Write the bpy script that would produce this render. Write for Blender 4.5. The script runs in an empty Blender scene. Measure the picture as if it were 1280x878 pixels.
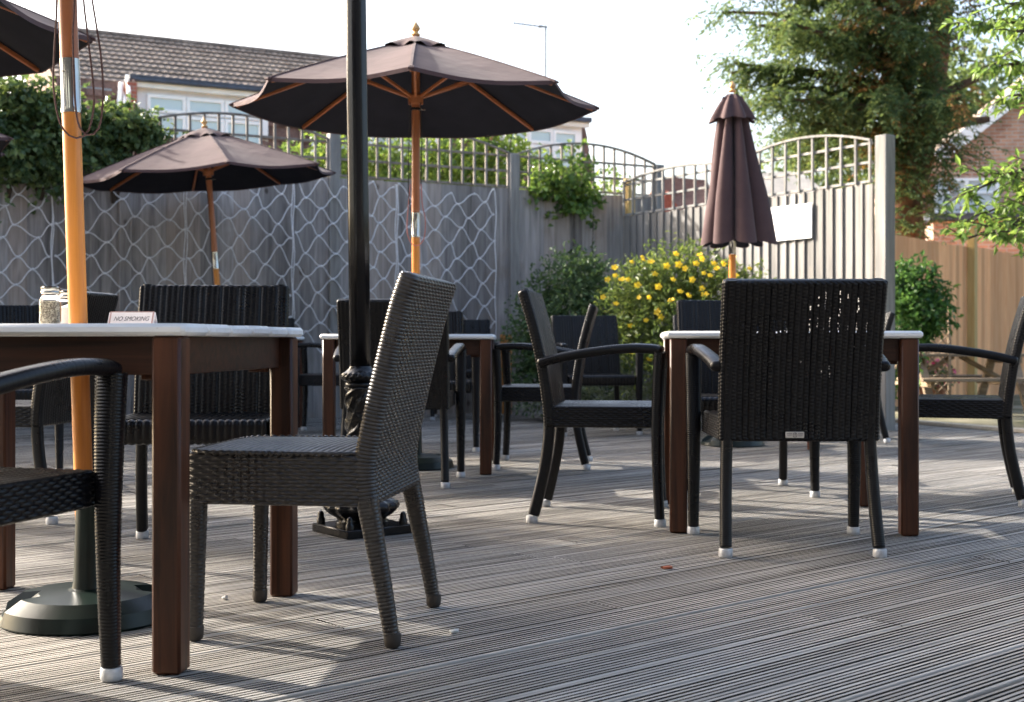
import bpy, math, random
import numpy as np
from mathutils import Vector, Matrix, Euler

random.seed(7)
rng = np.random.default_rng(11)
R = math.radians
PI = math.pi
scene = bpy.context.scene
COL = scene.collection

# ------------------------------------------------------------------ helpers
EYE = 0.712
FPX = 1600.0
def W(px, py, d):
    return Vector(((px - 640) / FPX * d, d, EYE - (py - 427) / FPX * d))
def nrm(v):
    return v / np.maximum(np.linalg.norm(v, axis=-1, keepdims=True), 1e-9)

class MB:
    def __init__(s):
        s.v = []; s.f = []; s.n = 0
    def add(s, verts, faces):
        verts = np.asarray(verts, float).reshape(-1, 3)
        o = s.n
        s.v.append(verts); s.n += len(verts)
        if isinstance(faces, np.ndarray):
            s.f.extend((faces + o).tolist())
        else:
            s.f.extend([[i + o for i in f] for f in faces])
        return s
    def box(s, c, size, bev=0.0, rot=None):
        h = np.array(size, float) / 2
        b = min(bev, h.min() * 0.9)
        cs = [(x, y, z) for x in (-1, 1) for y in (-1, 1) for z in (-1, 1)]
        if b <= 0:
            V = np.array(cs) * h
            F = [(0, 1, 3, 2), (4, 6, 7, 5), (0, 4, 5, 1), (2, 3, 7, 6), (0, 2, 6, 4), (1, 5, 7, 3)]
        else:
            V = []
            for c0 in cs:
                for a in range(3):
                    V.append([c0[k] * (h[k] if k == a else h[k] - b) for k in range(3)])
            V = np.array(V)
            ix = {c0: i for i, c0 in enumerate(cs)}
            F = []
            for a in range(3):
                o = [k for k in range(3) if k != a]
                for sg in (-1, 1):
                    q = []
                    for p, r in ((-1, -1), (1, -1), (1, 1), (-1, 1)):
                        t = [0, 0, 0]; t[a] = sg; t[o[0]] = p; t[o[1]] = r
                        q.append(3 * ix[tuple(t)] + a)
                    F.append(q)
                for p in (-1, 1):
                    for r in (-1, 1):
                        t1 = [0, 0, 0]; t1[a] = -1; t1[o[0]] = p; t1[o[1]] = r
                        t2 = list(t1); t2[a] = 1
                        i1, i2 = ix[tuple(t1)], ix[tuple(t2)]
                        F.append([3 * i1 + o[0], 3 * i2 + o[0], 3 * i2 + o[1], 3 * i1 + o[1]])
            for c0 in cs:
                i = ix[c0]; F.append([3 * i, 3 * i + 1, 3 * i + 2])
            G = []
            for f in F:
                p = V[f]; nn = np.cross(p[1] - p[0], p[2] - p[0])
                G.append(f if np.dot(nn, p.mean(0)) > 0 else f[::-1])
            F = G
        if rot is not None:
            M = np.array((Euler(rot).to_matrix() if not isinstance(rot, Matrix) else rot))
            V = V @ M.T
        return s.add(V + np.array(c, float), [list(f) for f in F])
    def bar(s, a, b, w, t, bev=0.0, up=(0, 0, 1)):
        a = Vector(a); b = Vector(b); d = b - a
        z = d.normalized(); x = Vector(up).cross(z)
        if x.length < 1e-4: x = Vector((1, 0, 0)).cross(z)
        if x.length < 1e-4: x = Vector((0, 1, 0)).cross(z)
        x.normalize(); y = z.cross(x)
        M = Matrix((x, y, z)).transposed()
        return s.box((a + b) / 2, (w, t, d.length), bev, M)
    def grid(s, V, wrap=False, caps=False, keep=None):
        """V: (S,R,3) rings"""
        S, Rn = V.shape[:2]
        idx = np.arange(S * Rn).reshape(S, Rn)
        if wrap:
            a = idx[:-1]; b = np.roll(idx, -1, 1)[:-1]; c = np.roll(idx, -1, 1)[1:]; d = idx[1:]
        else:
            a = idx[:-1, :-1]; b = idx[:-1, 1:]; c = idx[1:, 1:]; d = idx[1:, :-1]
        Q = np.stack([a, b, c, d], -1)
        if keep is not None: Q = Q[keep]
        F = Q.reshape(-1, 4)
        o = s.n
        s.add(V.reshape(-1, 3), F)
        if caps:
            s.f.append((idx[0][::-1] + o).tolist()); s.f.append((idx[-1] + o).tolist())
        return s
    def tube(s, pts, rad, n=8, caps=True, flat=1.0):
        P = np.array([tuple(p) for p in pts], float)
        T = np.gradient(P, axis=0); T = nrm(T)
        rad = np.broadcast_to(np.asarray(rad, float), (len(P),))
        N = np.zeros_like(P)
        ref = np.array([0, 0, 1.0]) if abs(T[0, 2]) < 0.9 else np.array([1.0, 0, 0])
        x = np.cross(ref, T[0]); x /= np.linalg.norm(x)
        for i in range(len(P)):
            x = x - T[i] * np.dot(x, T[i]); x /= max(np.linalg.norm(x), 1e-9); N[i] = x
        B = np.cross(T, N)
        a = np.linspace(0, 2 * PI, n, endpoint=False)
        V = P[:, None] + rad[:, None, None] * (np.cos(a)[None, :, None] * N[:, None] + flat * np.sin(a)[None, :, None] * B[:, None])
        return s.grid(V, True, caps)
    def lathe(s, prof, n=24, c=(0, 0, 0), fn=None, caps=True):
        a = np.linspace(0, 2 * PI, n, endpoint=False)
        V = np.zeros((len(prof), n, 3))
        for i, (r, z) in enumerate(prof):
            rr = np.full(n, r) if fn is None else fn(r, z, a)
            V[i, :, 0] = rr * np.cos(a); V[i, :, 1] = rr * np.sin(a); V[i, :, 2] = z
        return s.grid(V + np.array(c), True, caps)
    def build(s, name, mat, parent=None, smooth=True, ang=40, loc=None):
        me = bpy.data.meshes.new(name)
        V = np.concatenate(s.v) if s.v else np.zeros((0, 3))
        me.from_pydata(V.tolist(), [], s.f)
        if mat: me.materials.append(mat)
        if smooth and len(me.polygons):
            me.shade_smooth()
            if ang: me.set_sharp_from_angle(angle=R(ang))
        me.update()
        o = bpy.data.objects.new(name, me)
        COL.objects.link(o)
        if parent: o.parent = parent
        if loc is not None: o.location = loc
        return o

def tag(o, label=None, cat=None, group=None, kind=None):
    if label: o['label'] = label
    if cat: o['category'] = cat
    if group: o['group'] = group
    if kind: o['kind'] = kind
    return o
def empty(name, loc=(0, 0, 0), rz=0.0):
    o = bpy.data.objects.new(name, None); COL.objects.link(o)
    o.empty_display_size = 0.1
    o.location = loc; o.rotation_euler = (0, 0, rz)
    return o
def copy_tree(o, parent=None):
    c = o.copy(); COL.objects.link(c); c.parent = parent
    for ch in list(o.children): copy_tree(ch, c)
    return c
def fz(f):
    """rotation about z so that local +Y looks along f"""
    return math.atan2(-f[0], f[1])

# ------------------------------------------------------------------ materials
def mat(name):
    m = bpy.data.materials.new(name); m.use_nodes = True
    nt = m.node_tree; b = nt.nodes['Principled BSDF']
    return m, nt, b
def N(nt, t, **kw):
    n = nt.nodes.new(t)
    for k, v in kw.items():
        if k.startswith('i_'):
            key = k[2:]
            n.inputs[int(key) if key.isdigit() else key.replace('_', ' ')].default_value = v
        else: setattr(n, k, v)
    return n
def ramp(nt, fac, stops):
    r = nt.nodes.new('ShaderNodeValToRGB')
    el = r.color_ramp.elements
    while len(el) < len(stops): el.new(0.5)
    for e, (p, c) in zip(el, stops):
        e.position = p; e.color = (c[0], c[1], c[2], 1) if not isinstance(c, (int, float)) else (c, c, c, 1)
    nt.links.new(fac, r.inputs[0])
    return r.outputs[0]
def noise(nt, scale, vec=None, detail=4, rough=0.55, dist=0.0):
    n = N(nt, 'ShaderNodeTexNoise'); n.inputs['Scale'].default_value = scale
    n.inputs['Detail'].default_value = detail; n.inputs['Roughness'].default_value = rough
    n.inputs['Distortion'].default_value = dist
    if vec: nt.links.new(vec, n.inputs['Vector'])
    return n.outputs['Fac']
def objvec(nt, scale=(1, 1, 1), rot=(0, 0, 0)):
    t = N(nt, 'ShaderNodeTexCoord'); m = N(nt, 'ShaderNodeMapping')
    m.inputs['Scale'].default_value = scale; m.inputs['Rotation'].default_value = rot
    nt.links.new(t.outputs['Object'], m.inputs['Vector'])
    return m.outputs['Vector']
def mixc(nt, a, b, fac, mode='MIX'):
    m = N(nt, 'ShaderNodeMix', data_type='RGBA', blend_type=mode)
    for v, k in ((fac, 0), (a, 6), (b, 7)):
        if isinstance(v, (int, float)): m.inputs[k].default_value = v
        elif isinstance(v, tuple): m.inputs[k].default_value = (v[0], v[1], v[2], 1)
        else: nt.links.new(v, m.inputs[k])
    return m.outputs[2]
def bump(nt, b, h, strength=0.3, dist=0.01):
    n = N(nt, 'ShaderNodeBump'); n.inputs['Strength'].default_value = strength; n.inputs['Distance'].default_value = dist
    nt.links.new(h, n.inputs['Height']); nt.links.new(n.outputs[0], b.inputs['Normal'])
def island(nt):
    return N(nt, 'ShaderNodeNewGeometry').outputs['Random Per Island']

def simple(name, c, rough=0.5, metal=0.0, var=0.25, scale=20, spec=0.5, bmp=0.0, c2=None):
    m, nt, b = mat(name)
    v = objvec(nt)
    nz = noise(nt, scale, v)
    lo = tuple(x * (1 - var) for x in c); hi = tuple(min(1, x * (1 + var)) for x in c)
    if c2: hi = c2
    nt.links.new(ramp(nt, nz, [(0.3, lo), (0.7, hi)]), b.inputs['Base Color'])
    b.inputs['Roughness'].default_value = rough; b.inputs['Metallic'].default_value = metal
    b.inputs['Specular IOR Level'].default_value = spec
    if bmp: bump(nt, b, noise(nt, scale * 4, v), bmp, 0.004)
    return m
def wood(name, lo, hi, axis='x', rough=0.6, grain=18, isl=0.35, bmp=0.3, spec=0.35, blotch=None):
    m, nt, b = mat(name)
    sc = {'x': (1, grain, grain), 'y': (grain, 1, grain), 'z': (grain, grain, 1)}[axis]
    v = objvec(nt, sc)
    r = island(nt)
    ad = N(nt, 'ShaderNodeVectorMath', operation='ADD')
    nt.links.new(v, ad.inputs[0])
    cmb = N(nt, 'ShaderNodeCombineXYZ')
    mu = N(nt, 'ShaderNodeMath', operation='MULTIPLY'); nt.links.new(r, mu.inputs[0]); mu.inputs[1].default_value = 77
    for i in range(3): nt.links.new(mu.outputs[0], cmb.inputs[i])
    nt.links.new(cmb.outputs[0], ad.inputs[1])
    n1 = noise(nt, 1.6, ad.outputs[0], 6, 0.6, 0.6)
    c = ramp(nt, n1, [(0.28, lo), (0.72, hi)])
    c = mixc(nt, c, ramp(nt, r, [(0, 1 - isl), (1, 1.0 + isl * 0.4)]), 1.0, 'MULTIPLY')
    if name == 'weathered_boards':
        vo = N(nt, 'ShaderNodeTexVoronoi'); vo.inputs['Scale'].default_value = 3.4; nt.links.new(objvec(nt, (1, 1, .75)), vo.inputs['Vector'])
        c = mixc(nt, c, (0.05, 0.04, 0.035), ramp(nt, vo.outputs['Distance'], [(0.055, 0.85), (0.10, 0.0)]))
    if name == 'weathered_boards': c = mixc(nt, c, (0.26, 0.19, 0.14), ramp(nt, r, [(0.84, 0.0), (0.88, 0.4)]))
    if blotch:
        n2 = noise(nt, blotch[0], objvec(nt), 5, 0.62)
        c = mixc(nt, c, blotch[1], ramp(nt, n2, [(blotch[2], 0.0), (blotch[2] + 0.15, blotch[3])]))
    nt.links.new(c, b.inputs['Base Color'])
    b.inputs['Roughness'].default_value = rough; b.inputs['Specular IOR Level'].default_value = spec
    if bmp: bump(nt, b, n1, bmp, 0.004)
    return m
def leafmat(name, c1, c2, c3, trans=0.35, rough=0.42, spec=0.4):
    m, nt, b = mat(name)
    r = island(nt)
    c = ramp(nt, r, [(0.0, c1), (0.55, c2), (1.0, c3)])
    nt.links.new(c, b.inputs['Base Color'])
    b.inputs['Roughness'].default_value = rough; b.inputs['Specular IOR Level'].default_value = spec
    t = N(nt, 'ShaderNodeBsdfTranslucent')
    c4 = mixc(nt, c, (1.0, 1.0, 0.35), 1.0, 'MULTIPLY')
    br = N(nt, 'ShaderNodeBrightContrast'); br.inputs['Bright'].default_value = 0.03
    nt.links.new(c4, br.inputs['Color'])
    nt.links.new(br.outputs[0], t.inputs['Color'])
    ms = N(nt, 'ShaderNodeMixShader'); ms.inputs[0].default_value = trans
    nt.links.new(b.outputs[0], ms.inputs[1]); nt.links.new(t.outputs[0], ms.inputs[2])
    nt.links.new(ms.outputs[0], nt.nodes['Material Output'].inputs['Surface'])
    return m

M = {}
def wicker(name, c, c2, rough, sp=0.24):
    m, nt, b = mat(name)
    v = objvec(nt)
    n1 = noise(nt, 60, v, 3); n2 = noise(nt, 6, v, 3)
    col = ramp(nt, n1, [(0.3, c), (0.75, c2)])
    nt.links.new(col, b.inputs['Base Color'])
    nt.links.new(ramp(nt, n2, [(0.3, rough - 0.08), (0.7, rough + 0.12)]), b.inputs['Roughness'])
    b.inputs['Specular IOR Level'].default_value = sp
    bump(nt, b, noise(nt, 300, objvec(nt, (1, 1, 3)), 2), 0.15, 0.001)
    return m
M['black_wicker'] = wicker('black_wicker', (0.0025, 0.0025, 0.0032), (0.006, 0.006, 0.0075), 0.30)
M['brown_wicker'] = wicker('brown_wicker', (0.007, 0.0054, 0.005), (0.030, 0.0245, 0.0225), 0.30, 0.5)
M['sheen_wicker'] = wicker('sheen_wicker', (0.11, 0.108, 0.112), (0.21, 0.205, 0.212), 0.36, 0.6)  # paler wicker for the seat top, sky sheen painted into its colour
M['cap'] = simple('foot_metal', (0.44, 0.45, 0.47), 0.5, 0.25, 0.25, 60, bmp=0.2)
M['brown_cap'] = simple('brown_plastic', (0.03, 0.024, 0.02), 0.5)
M['mahogany'] = wood('mahogany', (0.008, 0.003, 0.002), (0.115, 0.038, 0.016), 'z', 0.42, 22, 0.2, 0.12, 0.3)
M['mahogany_x'] = wood('mahogany_rail', (0.009, 0.0034, 0.002), (0.085, 0.029, 0.013), 'x', 0.42, 22, 0.2, 0.12, 0.3)
M['whitetop'] = wood('worn_white_paint', (0.72, 0.72, 0.72), (0.88, 0.88, 0.88), 'x', 0.5, 9, 0.08, 0.2, 0.4,
                     blotch=(26, (0.16, 0.14, 0.12), 0.64, 0.75))
M['pole_orange'] = wood('varnished_pole', (0.36, 0.11, 0.012), (0.70, 0.27, 0.04), 'z', 0.35, 16, 0.1, 0.15, 0.5)
M['pole_red'] = wood('varnished_pole_red', (0.30, 0.095, 0.032), (0.42, 0.145, 0.05), 'z', 0.38, 20, 0.1, 0.05, 0.5)
M['finial'] = wood('finial_wood', (0.5, 0.28, 0.1), (0.66, 0.40, 0.17), 'z', 0.4, 14, 0.1, 0.05)
M['steel'] = simple('steel_sleeve', (0.42, 0.40, 0.36), 0.13, 1.0, 0.1, 30)
M['fabric'] = None
def fabric():
    m, nt, b = mat('brown_canvas')
    v = objvec(nt)
    n1 = noise(nt, 5, v, 4)
    c = ramp(nt, n1, [(0.3, (0.066, 0.039, 0.039)), (0.7, (0.084, 0.051, 0.051))])
    nt.links.new(c, b.inputs['Base Color']); b.inputs['Roughness'].default_value = 0.85
    b.inputs['Sheen Weight'].default_value = 0.08; b.inputs['Sheen Roughness'].default_value = 0.5
    b.inputs['Specular IOR Level'].default_value = 0.15
    bump(nt, b, noise(nt, 5, v, 3), 0.30, 0.03)
    return m
M['fabric'] = fabric()
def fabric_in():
    m = simple('canvas_shaded', (0.020, 0.020, 0.026), 0.9, 0, 0.15, 6, 0.1)  # underside of the same canvas, its shade painted in as a darker colour
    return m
M['shaded_underside'] = fabric_in()
M['green_plastic'] = simple('green_plastic', (0.004, 0.010, 0.008), 0.33, 0, 0.4, 9, 0.28, 0.08)
M['iron'] = simple('black_iron_paint', (0.005, 0.005, 0.006), 0.24, 0, 0.3, 30, 0.33, 0.15)
M['grey_fence'] = wood('weathered_boards', (0.20, 0.185, 0.18), (0.50, 0.47, 0.45), 'z', 0.85, 16, 0.5, 0.35, 0.15,
                       blotch=(1.7, (0.20, 0.15, 0.11), 0.56, 0.5))
M['pale_fence'] = wood('silvered_boards', (0.145, 0.140, 0.133), (0.30, 0.29, 0.277), 'z', 0.85, 16, 0.25, 0.35, 0.15,
                       blotch=(2.3, (0.25, 0.22, 0.19), 0.58, 0.5))
M['post'] = wood('grey_post', (0.17, 0.165, 0.155), (0.33, 0.32, 0.305), 'z', 0.85, 14, 0.2, 0.3, 0.15)
M['trellis'] = wood('trellis_slats', (0.16, 0.145, 0.13), (0.32, 0.29, 0.26), 'z', 0.85, 14, 0.3, 0.2, 0.15)
M['brown_fence'] = wood('brown_boards', (0.66, 0.29, 0.12), (0.82, 0.45, 0.22), 'z', 0.8, 14, 0.3, 0.3, 0.2)
M['yellow_post'] = wood('new_timber', (0.42, 0.28, 0.10), (0.58, 0.42, 0.18), 'z', 0.7, 14, 0.2, 0.2, 0.2)
M['orange_post'] = wood('orange_timber', (0.36, 0.15, 0.04), (0.5, 0.23, 0.07), 'z', 0.7, 14, 0.2, 0.2, 0.2)
M['pale_timber'] = wood('pale_timber', (0.34, 0.29, 0.22), (0.52, 0.46, 0.37), 'x', 0.8, 14, 0.2, 0.2, 0.2)
M['picnic'] = wood('picnic_timber', (0.14, 0.10, 0.068), (0.30, 0.235, 0.165), 'x', 0.8, 14, 0.3, 0.2, 0.2)
M['rope'] = simple('white_rope', (0.68, 0.68, 0.70), 0.9, 0, 0.12, 40, 0.1)
M['cord'] = simple('brown_cord', (0.10, 0.055, 0.05), 0.75, 0, 0.4, 200, 0.2)
M['dark_cord'] = simple('dark_cord', (0.02, 0.016, 0.015), 0.8)
M['red_cord'] = simple('pink_cord', (0.45, 0.16, 0.13), 0.8)
M['white_board'] = simple('white_board', (0.84, 0.84, 0.84), 0.45, 0, 0.02, 5)
M['pvc'] = simple('white_pvc', (0.88, 0.89, 0.90), 0.35, 0, 0.03, 3)
M['render'] = simple('white_cladding', (0.86, 0.87, 0.89), 0.6, 0, 0.05, 4)
M['fascia'] = simple('cream_fascia', (0.80, 0.78, 0.72), 0.5, 0, 0.08, 4)
M['felt'] = simple('roofing_felt', (0.055, 0.065, 0.085), 0.75, 0, 0.3, 6)
M['lead'] = simple('lead_flashing', (0.24, 0.27, 0.30), 0.6, 0, 0.2, 6)
def glass_pane():
    m, nt, b = mat('window_glass')
    b.inputs['Base Color'].default_value = (0.46, 0.56, 0.58, 1)
    b.inputs['Roughness'].default_value = 0.06; b.inputs['Specular IOR Level'].default_value = 0.9
    return m
M['glass'] = glass_pane()
def tile_mat(name, a, b2, isl=0.5, patch=None):
    m, nt, b = mat(name)
    v = objvec(nt)
    n1 = noise(nt, 2.4, v, 6, 0.65); n2 = noise(nt, 25, v, 3)
    c = ramp(nt, n1, [(0.3, a), (0.7, b2)])
    c = mixc(nt, c, ramp(nt, n2, [(0.3, 0.65), (0.7, 1.15)]), 1.0, 'MULTIPLY')
    c = mixc(nt, c, ramp(nt, island(nt), [(0, 1 - isl), (1, 1.15)]), 1.0, 'MULTIPLY')
    nt.links.new(c, b.inputs['Base Color']); b.inputs['Roughness'].default_value = 0.85
    b.inputs['Specular IOR Level'].default_value = 0.2
    return m
M['tiles'] = tile_mat('concrete_tiles', (0.20, 0.155, 0.125), (0.34, 0.275, 0.225), 0.3)
M['mansard'] = tile_mat('clay_tiles', (0.15, 0.092, 0.075), (0.27, 0.165, 0.13), 0.5)
def brick_mat(name, c1, c2, mortar, scale=1.0, rot=0.0):
    m, nt, b = mat(name)
    t = N(nt, 'ShaderNodeTexCoord'); sp = N(nt, 'ShaderNodeSeparateXYZ'); cb = N(nt, 'ShaderNodeCombineXYZ')
    nt.links.new(t.outputs['Object'], sp.inputs[0])
    ad = N(nt, 'ShaderNodeMath', operation='ADD'); nt.links.new(sp.outputs[0], ad.inputs[0]); nt.links.new(sp.outputs[1], ad.inputs[1])
    nt.links.new(ad.outputs[0], cb.inputs[0]); nt.links.new(sp.outputs[2], cb.inputs[1])
    br = N(nt, 'ShaderNodeTexBrick')
    br.inputs['Color1'].default_value = (*c1, 1); br.inputs['Color2'].default_value = (*c2, 1); br.inputs['Mortar'].default_value = (*mortar, 1)
    br.inputs['Scale'].default_value = 1.0; br.inputs['Brick Width'].default_value = 0.225 * scale; br.inputs['Row Height'].default_value = 0.075 * scale
    br.inputs['Mortar Size'].default_value = 0.010 * scale; br.inputs['Bias'].default_value = 0.0
    nt.links.new(cb.outputs[0], br.inputs['Vector'])
    n1 = noise(nt, 3, t.outputs['Object'], 5)
    c = mixc(nt, br.outputs['Color'], ramp(nt, n1, [(0.3, 0.7), (0.7, 1.15)]), 1.0, 'MULTIPLY')
    nt.links.new(c, b.inputs['Base Color']); b.inputs['Roughness'].default_value = 0.85; b.inputs['Specular IOR Level'].default_value = 0.2
    bump(nt, b, br.outputs['Fac'], -0.4, 0.01)
    return m
M['brick'] = brick_mat('brown_brick', (0.46, 0.22, 0.145), (0.62, 0.36, 0.25), (0.52, 0.45, 0.38))
M['red_brick'] = brick_mat('red_brick', (0.33, 0.09, 0.06), (0.42, 0.13, 0.085), (0.35, 0.27, 0.22))
M['red_tile'] = tile_mat('red_tiles', (0.30, 0.085, 0.055), (0.45, 0.15, 0.10), 0.3)
M['ivy'] = leafmat('ivy_leaf', (0.050, 0.095, 0.040), (0.095, 0.155, 0.060), (0.20, 0.26, 0.095), 0.42, 0.38)
M['hedge'] = leafmat('hedge_leaf', (0.07, 0.13, 0.03), (0.14, 0.22, 0.045), (0.24, 0.32, 0.06), 0.45)
M['shrub'] = leafmat('shrub_leaf', (0.030, 0.068, 0.028), (0.055, 0.11, 0.042), (0.10, 0.165, 0.06), 0.33, 0.5)
M['hyper'] = leafmat('flowering_leaf', (0.060, 0.105, 0.028), (0.115, 0.17, 0.042), (0.22, 0.26, 0.075), 0.45)
M['sage'] = leafmat('pale_leaf', (0.10, 0.13, 0.085), (0.15, 0.19, 0.12), (0.21, 0.25, 0.16), 0.3, 0.6)
M['laurel'] = leafmat('laurel_leaf', (0.030, 0.085, 0.020), (0.060, 0.15, 0.030), (0.11, 0.22, 0.045), 0.4, 0.33)
M['creeper'] = leafmat('creeper_leaf', (0.06, 0.13, 0.03), (0.12, 0.21, 0.045), (0.22, 0.31, 0.07), 0.45, 0.38)
M['yew'] = leafmat('conifer_spray', (0.048, 0.092, 0.045), (0.10, 0.16, 0.07), (0.20, 0.24, 0.10), 0.47, 0.55, 0.25)
M['dead'] = leafmat('dead_spray', (0.17, 0.085, 0.035), (0.30, 0.165, 0.07), (0.42, 0.25, 0.11), 0.42, 0.7, 0.1)
M['cherry'] = leafmat('broad_leaf', (0.085, 0.16, 0.04), (0.155, 0.255, 0.065), (0.26, 0.36, 0.11), 0.5, 0.33)
M['fartree'] = leafmat('far_leaf', (0.10, 0.15, 0.06), (0.15, 0.21, 0.08), (0.20, 0.26, 0.10), 0.4)
M['petal'] = leafmat('yellow_petal', (0.75, 0.48, 0.012), (0.82, 0.56, 0.015), (0.85, 0.62, 0.03), 0.35, 0.5)
M['pink'] = leafmat('pink_petal', (0.55, 0.03, 0.11), (0.65, 0.05, 0.18), (0.7, 0.25, 0.35), 0.3, 0.5)
M['bark'] = simple('bark', (0.10, 0.062, 0.042), 0.9, 0, 0.5, 6, 0.1, 0.5)
M['redbark'] = simple('conifer_bark', (0.17, 0.09, 0.055), 0.9, 0, 0.5, 5, 0.1, 0.5)
M['twig'] = simple('twig', (0.06, 0.045, 0.035), 0.85, 0, 0.3, 10, 0.2)
M['terracotta'] = simple('terracotta', (0.35, 0.15, 0.08), 0.8)
M['paper'] = simple('sign_card', (0.72, 0.66, 0.65), 0.5, 0, 0.08, 30)
M['ink'] = simple('sign_ink', (0.10, 0.09, 0.10), 0.6)
M['pinkish'] = simple('sign_border', (0.42, 0.26, 0.24), 0.6)
M['pepper'] = None
def pepper():
    m, nt, b = mat('peppercorn_mix')
    vo = N(nt, 'ShaderNodeTexVoronoi'); vo.inputs['Scale'].default_value = 420
    nt.links.new(objvec(nt), vo.inputs['Vector'])
    nt.links.new(ramp(nt, vo.outputs['Color'], [(0.1, (0.10, 0.08, 0.06)), (0.5, (0.30, 0.25, 0.18)), (0.9, (0.62, 0.55, 0.42))]), b.inputs['Base Color'])
    b.inputs['Roughness'].default_value = 0.8
    return m
M['pepper'] = pepper()
M['salt'] = simple('salt', (0.82, 0.82, 0.82), 0.7, 0, 0.04, 200)
def clear():
    m, nt, b = mat('clear_glass')
    b.inputs['Base Color'].default_value = (0.95, 0.97, 0.97, 1); b.inputs['Roughness'].default_value = 0.03
    b.inputs['Transmission Weight'].default_value = 1.0; b.inputs['IOR'].default_value = 1.3
    return m
M['clear'] = clear()
M['ground'] = simple('ground_turf', (0.10, 0.11, 0.05), 0.95, 0, 0.5, 1.5, 0.1, c2=(0.24, 0.22, 0.16))
M['grey_lead'] = simple('antenna_metal', (0.20, 0.21, 0.22), 0.5, 0.3, 0.1, 5)
M['plate'] = simple('plate_metal', (0.55, 0.53, 0.50), 0.35, 0.7, 0.15, 60)
M['stone'] = simple('pale_stone', (0.50, 0.50, 0.48), 0.85, 0, 0.3, 12, 0.2, 0.4)
M['dead_leaf'] = simple('dry_leaf', (0.28, 0.08, 0.04), 0.8)
M['pale_roof'] = simple('pale_roof', (0.48, 0.44, 0.38), 0.7, 0, 0.2, 3)

def deck_mat():
    m, nt, b = mat('deck_boards')
    r = island(nt)
    v = objvec(nt, (1.4, 42, 42))
    ad = N(nt, 'ShaderNodeVectorMath', operation='ADD'); nt.links.new(v, ad.inputs[0])
    mu = N(nt, 'ShaderNodeMath', operation='MULTIPLY'); nt.links.new(r, mu.inputs[0]); mu.inputs[1].default_value = 91
    cmb = N(nt, 'ShaderNodeCombineXYZ')
    for i in range(3): nt.links.new(mu.outputs[0], cmb.inputs[i])
    nt.links.new(cmb.outputs[0], ad.inputs[1])
    n1 = noise(nt, 1.5, ad.outputs[0], 6, 0.65, 0.4)
    c = ramp(nt, n1, [(0.25, (0.145, 0.135, 0.120)), (0.72, (0.42, 0.398, 0.365))])
    c = mixc(nt, c, ramp(nt, r, [(0, 0.78), (0.6, 1.0), (1, 1.16)]), 1.0, 'MULTIPLY')
    n2 = noise(nt, 0.9, objvec(nt, (0.5, 1, 1)), 6, 0.6)
    c = mixc(nt, c, (0.17, 0.142, 0.11), ramp(nt, n2, [(0.48, 0.0), (0.68, 0.4)]))
    n3 = noise(nt, 7, objvec(nt, (0.4, 1, 1)), 5, 0.7)
    c = mixc(nt, c, (0.40, 0.385, 0.36), ramp(nt, n3, [(0.60, 0.0), (0.74, 0.55)]))
    n4 = noise(nt, 3.2, objvec(nt), 6, 0.7)
    c = mixc(nt, c, (0.05, 0.05, 0.045), ramp(nt, n4, [(0.62, 0.0), (0.78, 0.55)]))
    nt.links.new(c, b.inputs['Base Color'])
    nt.links.new(ramp(nt, n2, [(0.3, 0.62), (0.7, 0.8)]), b.inputs['Roughness'])
    b.inputs['Specular IOR Level'].default_value = 0.4
    bump(nt, b, n1, 0.7, 0.004)
    return m
M['deck'] = deck_mat()

# ------------------------------------------------------------------ sun + sky + camera
SUN_EL = 27.0
SUN_AZ = 63.0      # degrees from +Y towards -X
sd = Vector((-math.sin(R(SUN_AZ)) * math.cos(R(SUN_EL)), math.cos(R(SUN_AZ)) * math.cos(R(SUN_EL)), math.sin(R(SUN_EL))))
w = bpy.data.worlds.new("World"); scene.world = w; w.use_nodes = True
wn = w.node_tree
sky = wn.nodes.new('ShaderNodeTexSky'); sky.sky_type = 'NISHITA'; sky.sun_disc = False
sky.sun_elevation = R(SUN_EL); sky.sun_rotation = R(-SUN_AZ)
sky.air_density = 1.0; sky.dust_density = 6.0; sky.ozone_density = 1.0
bg = wn.nodes['Background']; bg.inputs['Strength'].default_value = 0.15
wn.links.new(sky.outputs[0], bg.inputs['Color'])
sl = bpy.data.lights.new('sun', 'SUN'); sl.energy = 3.5; sl.angle = R(0.5); sl.color = (1.0, 0.935, 0.84)
so = bpy.data.objects.new('sun', sl); COL.objects.link(so)
so.rotation_euler = sd.to_track_quat('Z', 'Y').to_euler(); so.location = (-8, 10, 12)

cam = bpy.data.cameras.new('camera'); co = bpy.data.objects.new('camera', cam); COL.objects.link(co)
co.location = (0, 0, EYE); co.rotation_euler = (R(90), 0, 0)
cam.sensor_width = 36; cam.lens = FPX / 1280 * 36; cam.shift_y = -12 / 1280
cam.clip_start = 0.05; cam.clip_end = 2000
cam.dof.use_dof = True; cam.dof.focus_distance = 3.7; cam.dof.aperture_fstop = 5.6
scene.camera = co
scene.view_settings.view_transform = 'Standard'; scene.view_settings.look = 'None'
scene.view_settings.exposure = 2.05; scene.view_settings.gamma = 1.0
scene.view_settings.use_curve_mapping = False
scene.cycles.use_denoising = True
scene.cycles.max_bounces = 8
scene.cycles.transparent_max_bounces = 8

# ------------------------------------------------------------------ ground + deck
g = MB(); g.add([(-400, -400, -.16), (400, -400, -.16), (400, 400, -.16), (-400, 400, -.16)], [[0, 1, 2, 3]])
tag(g.build('ground', M['ground'], smooth=False), kind='structure')

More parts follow.
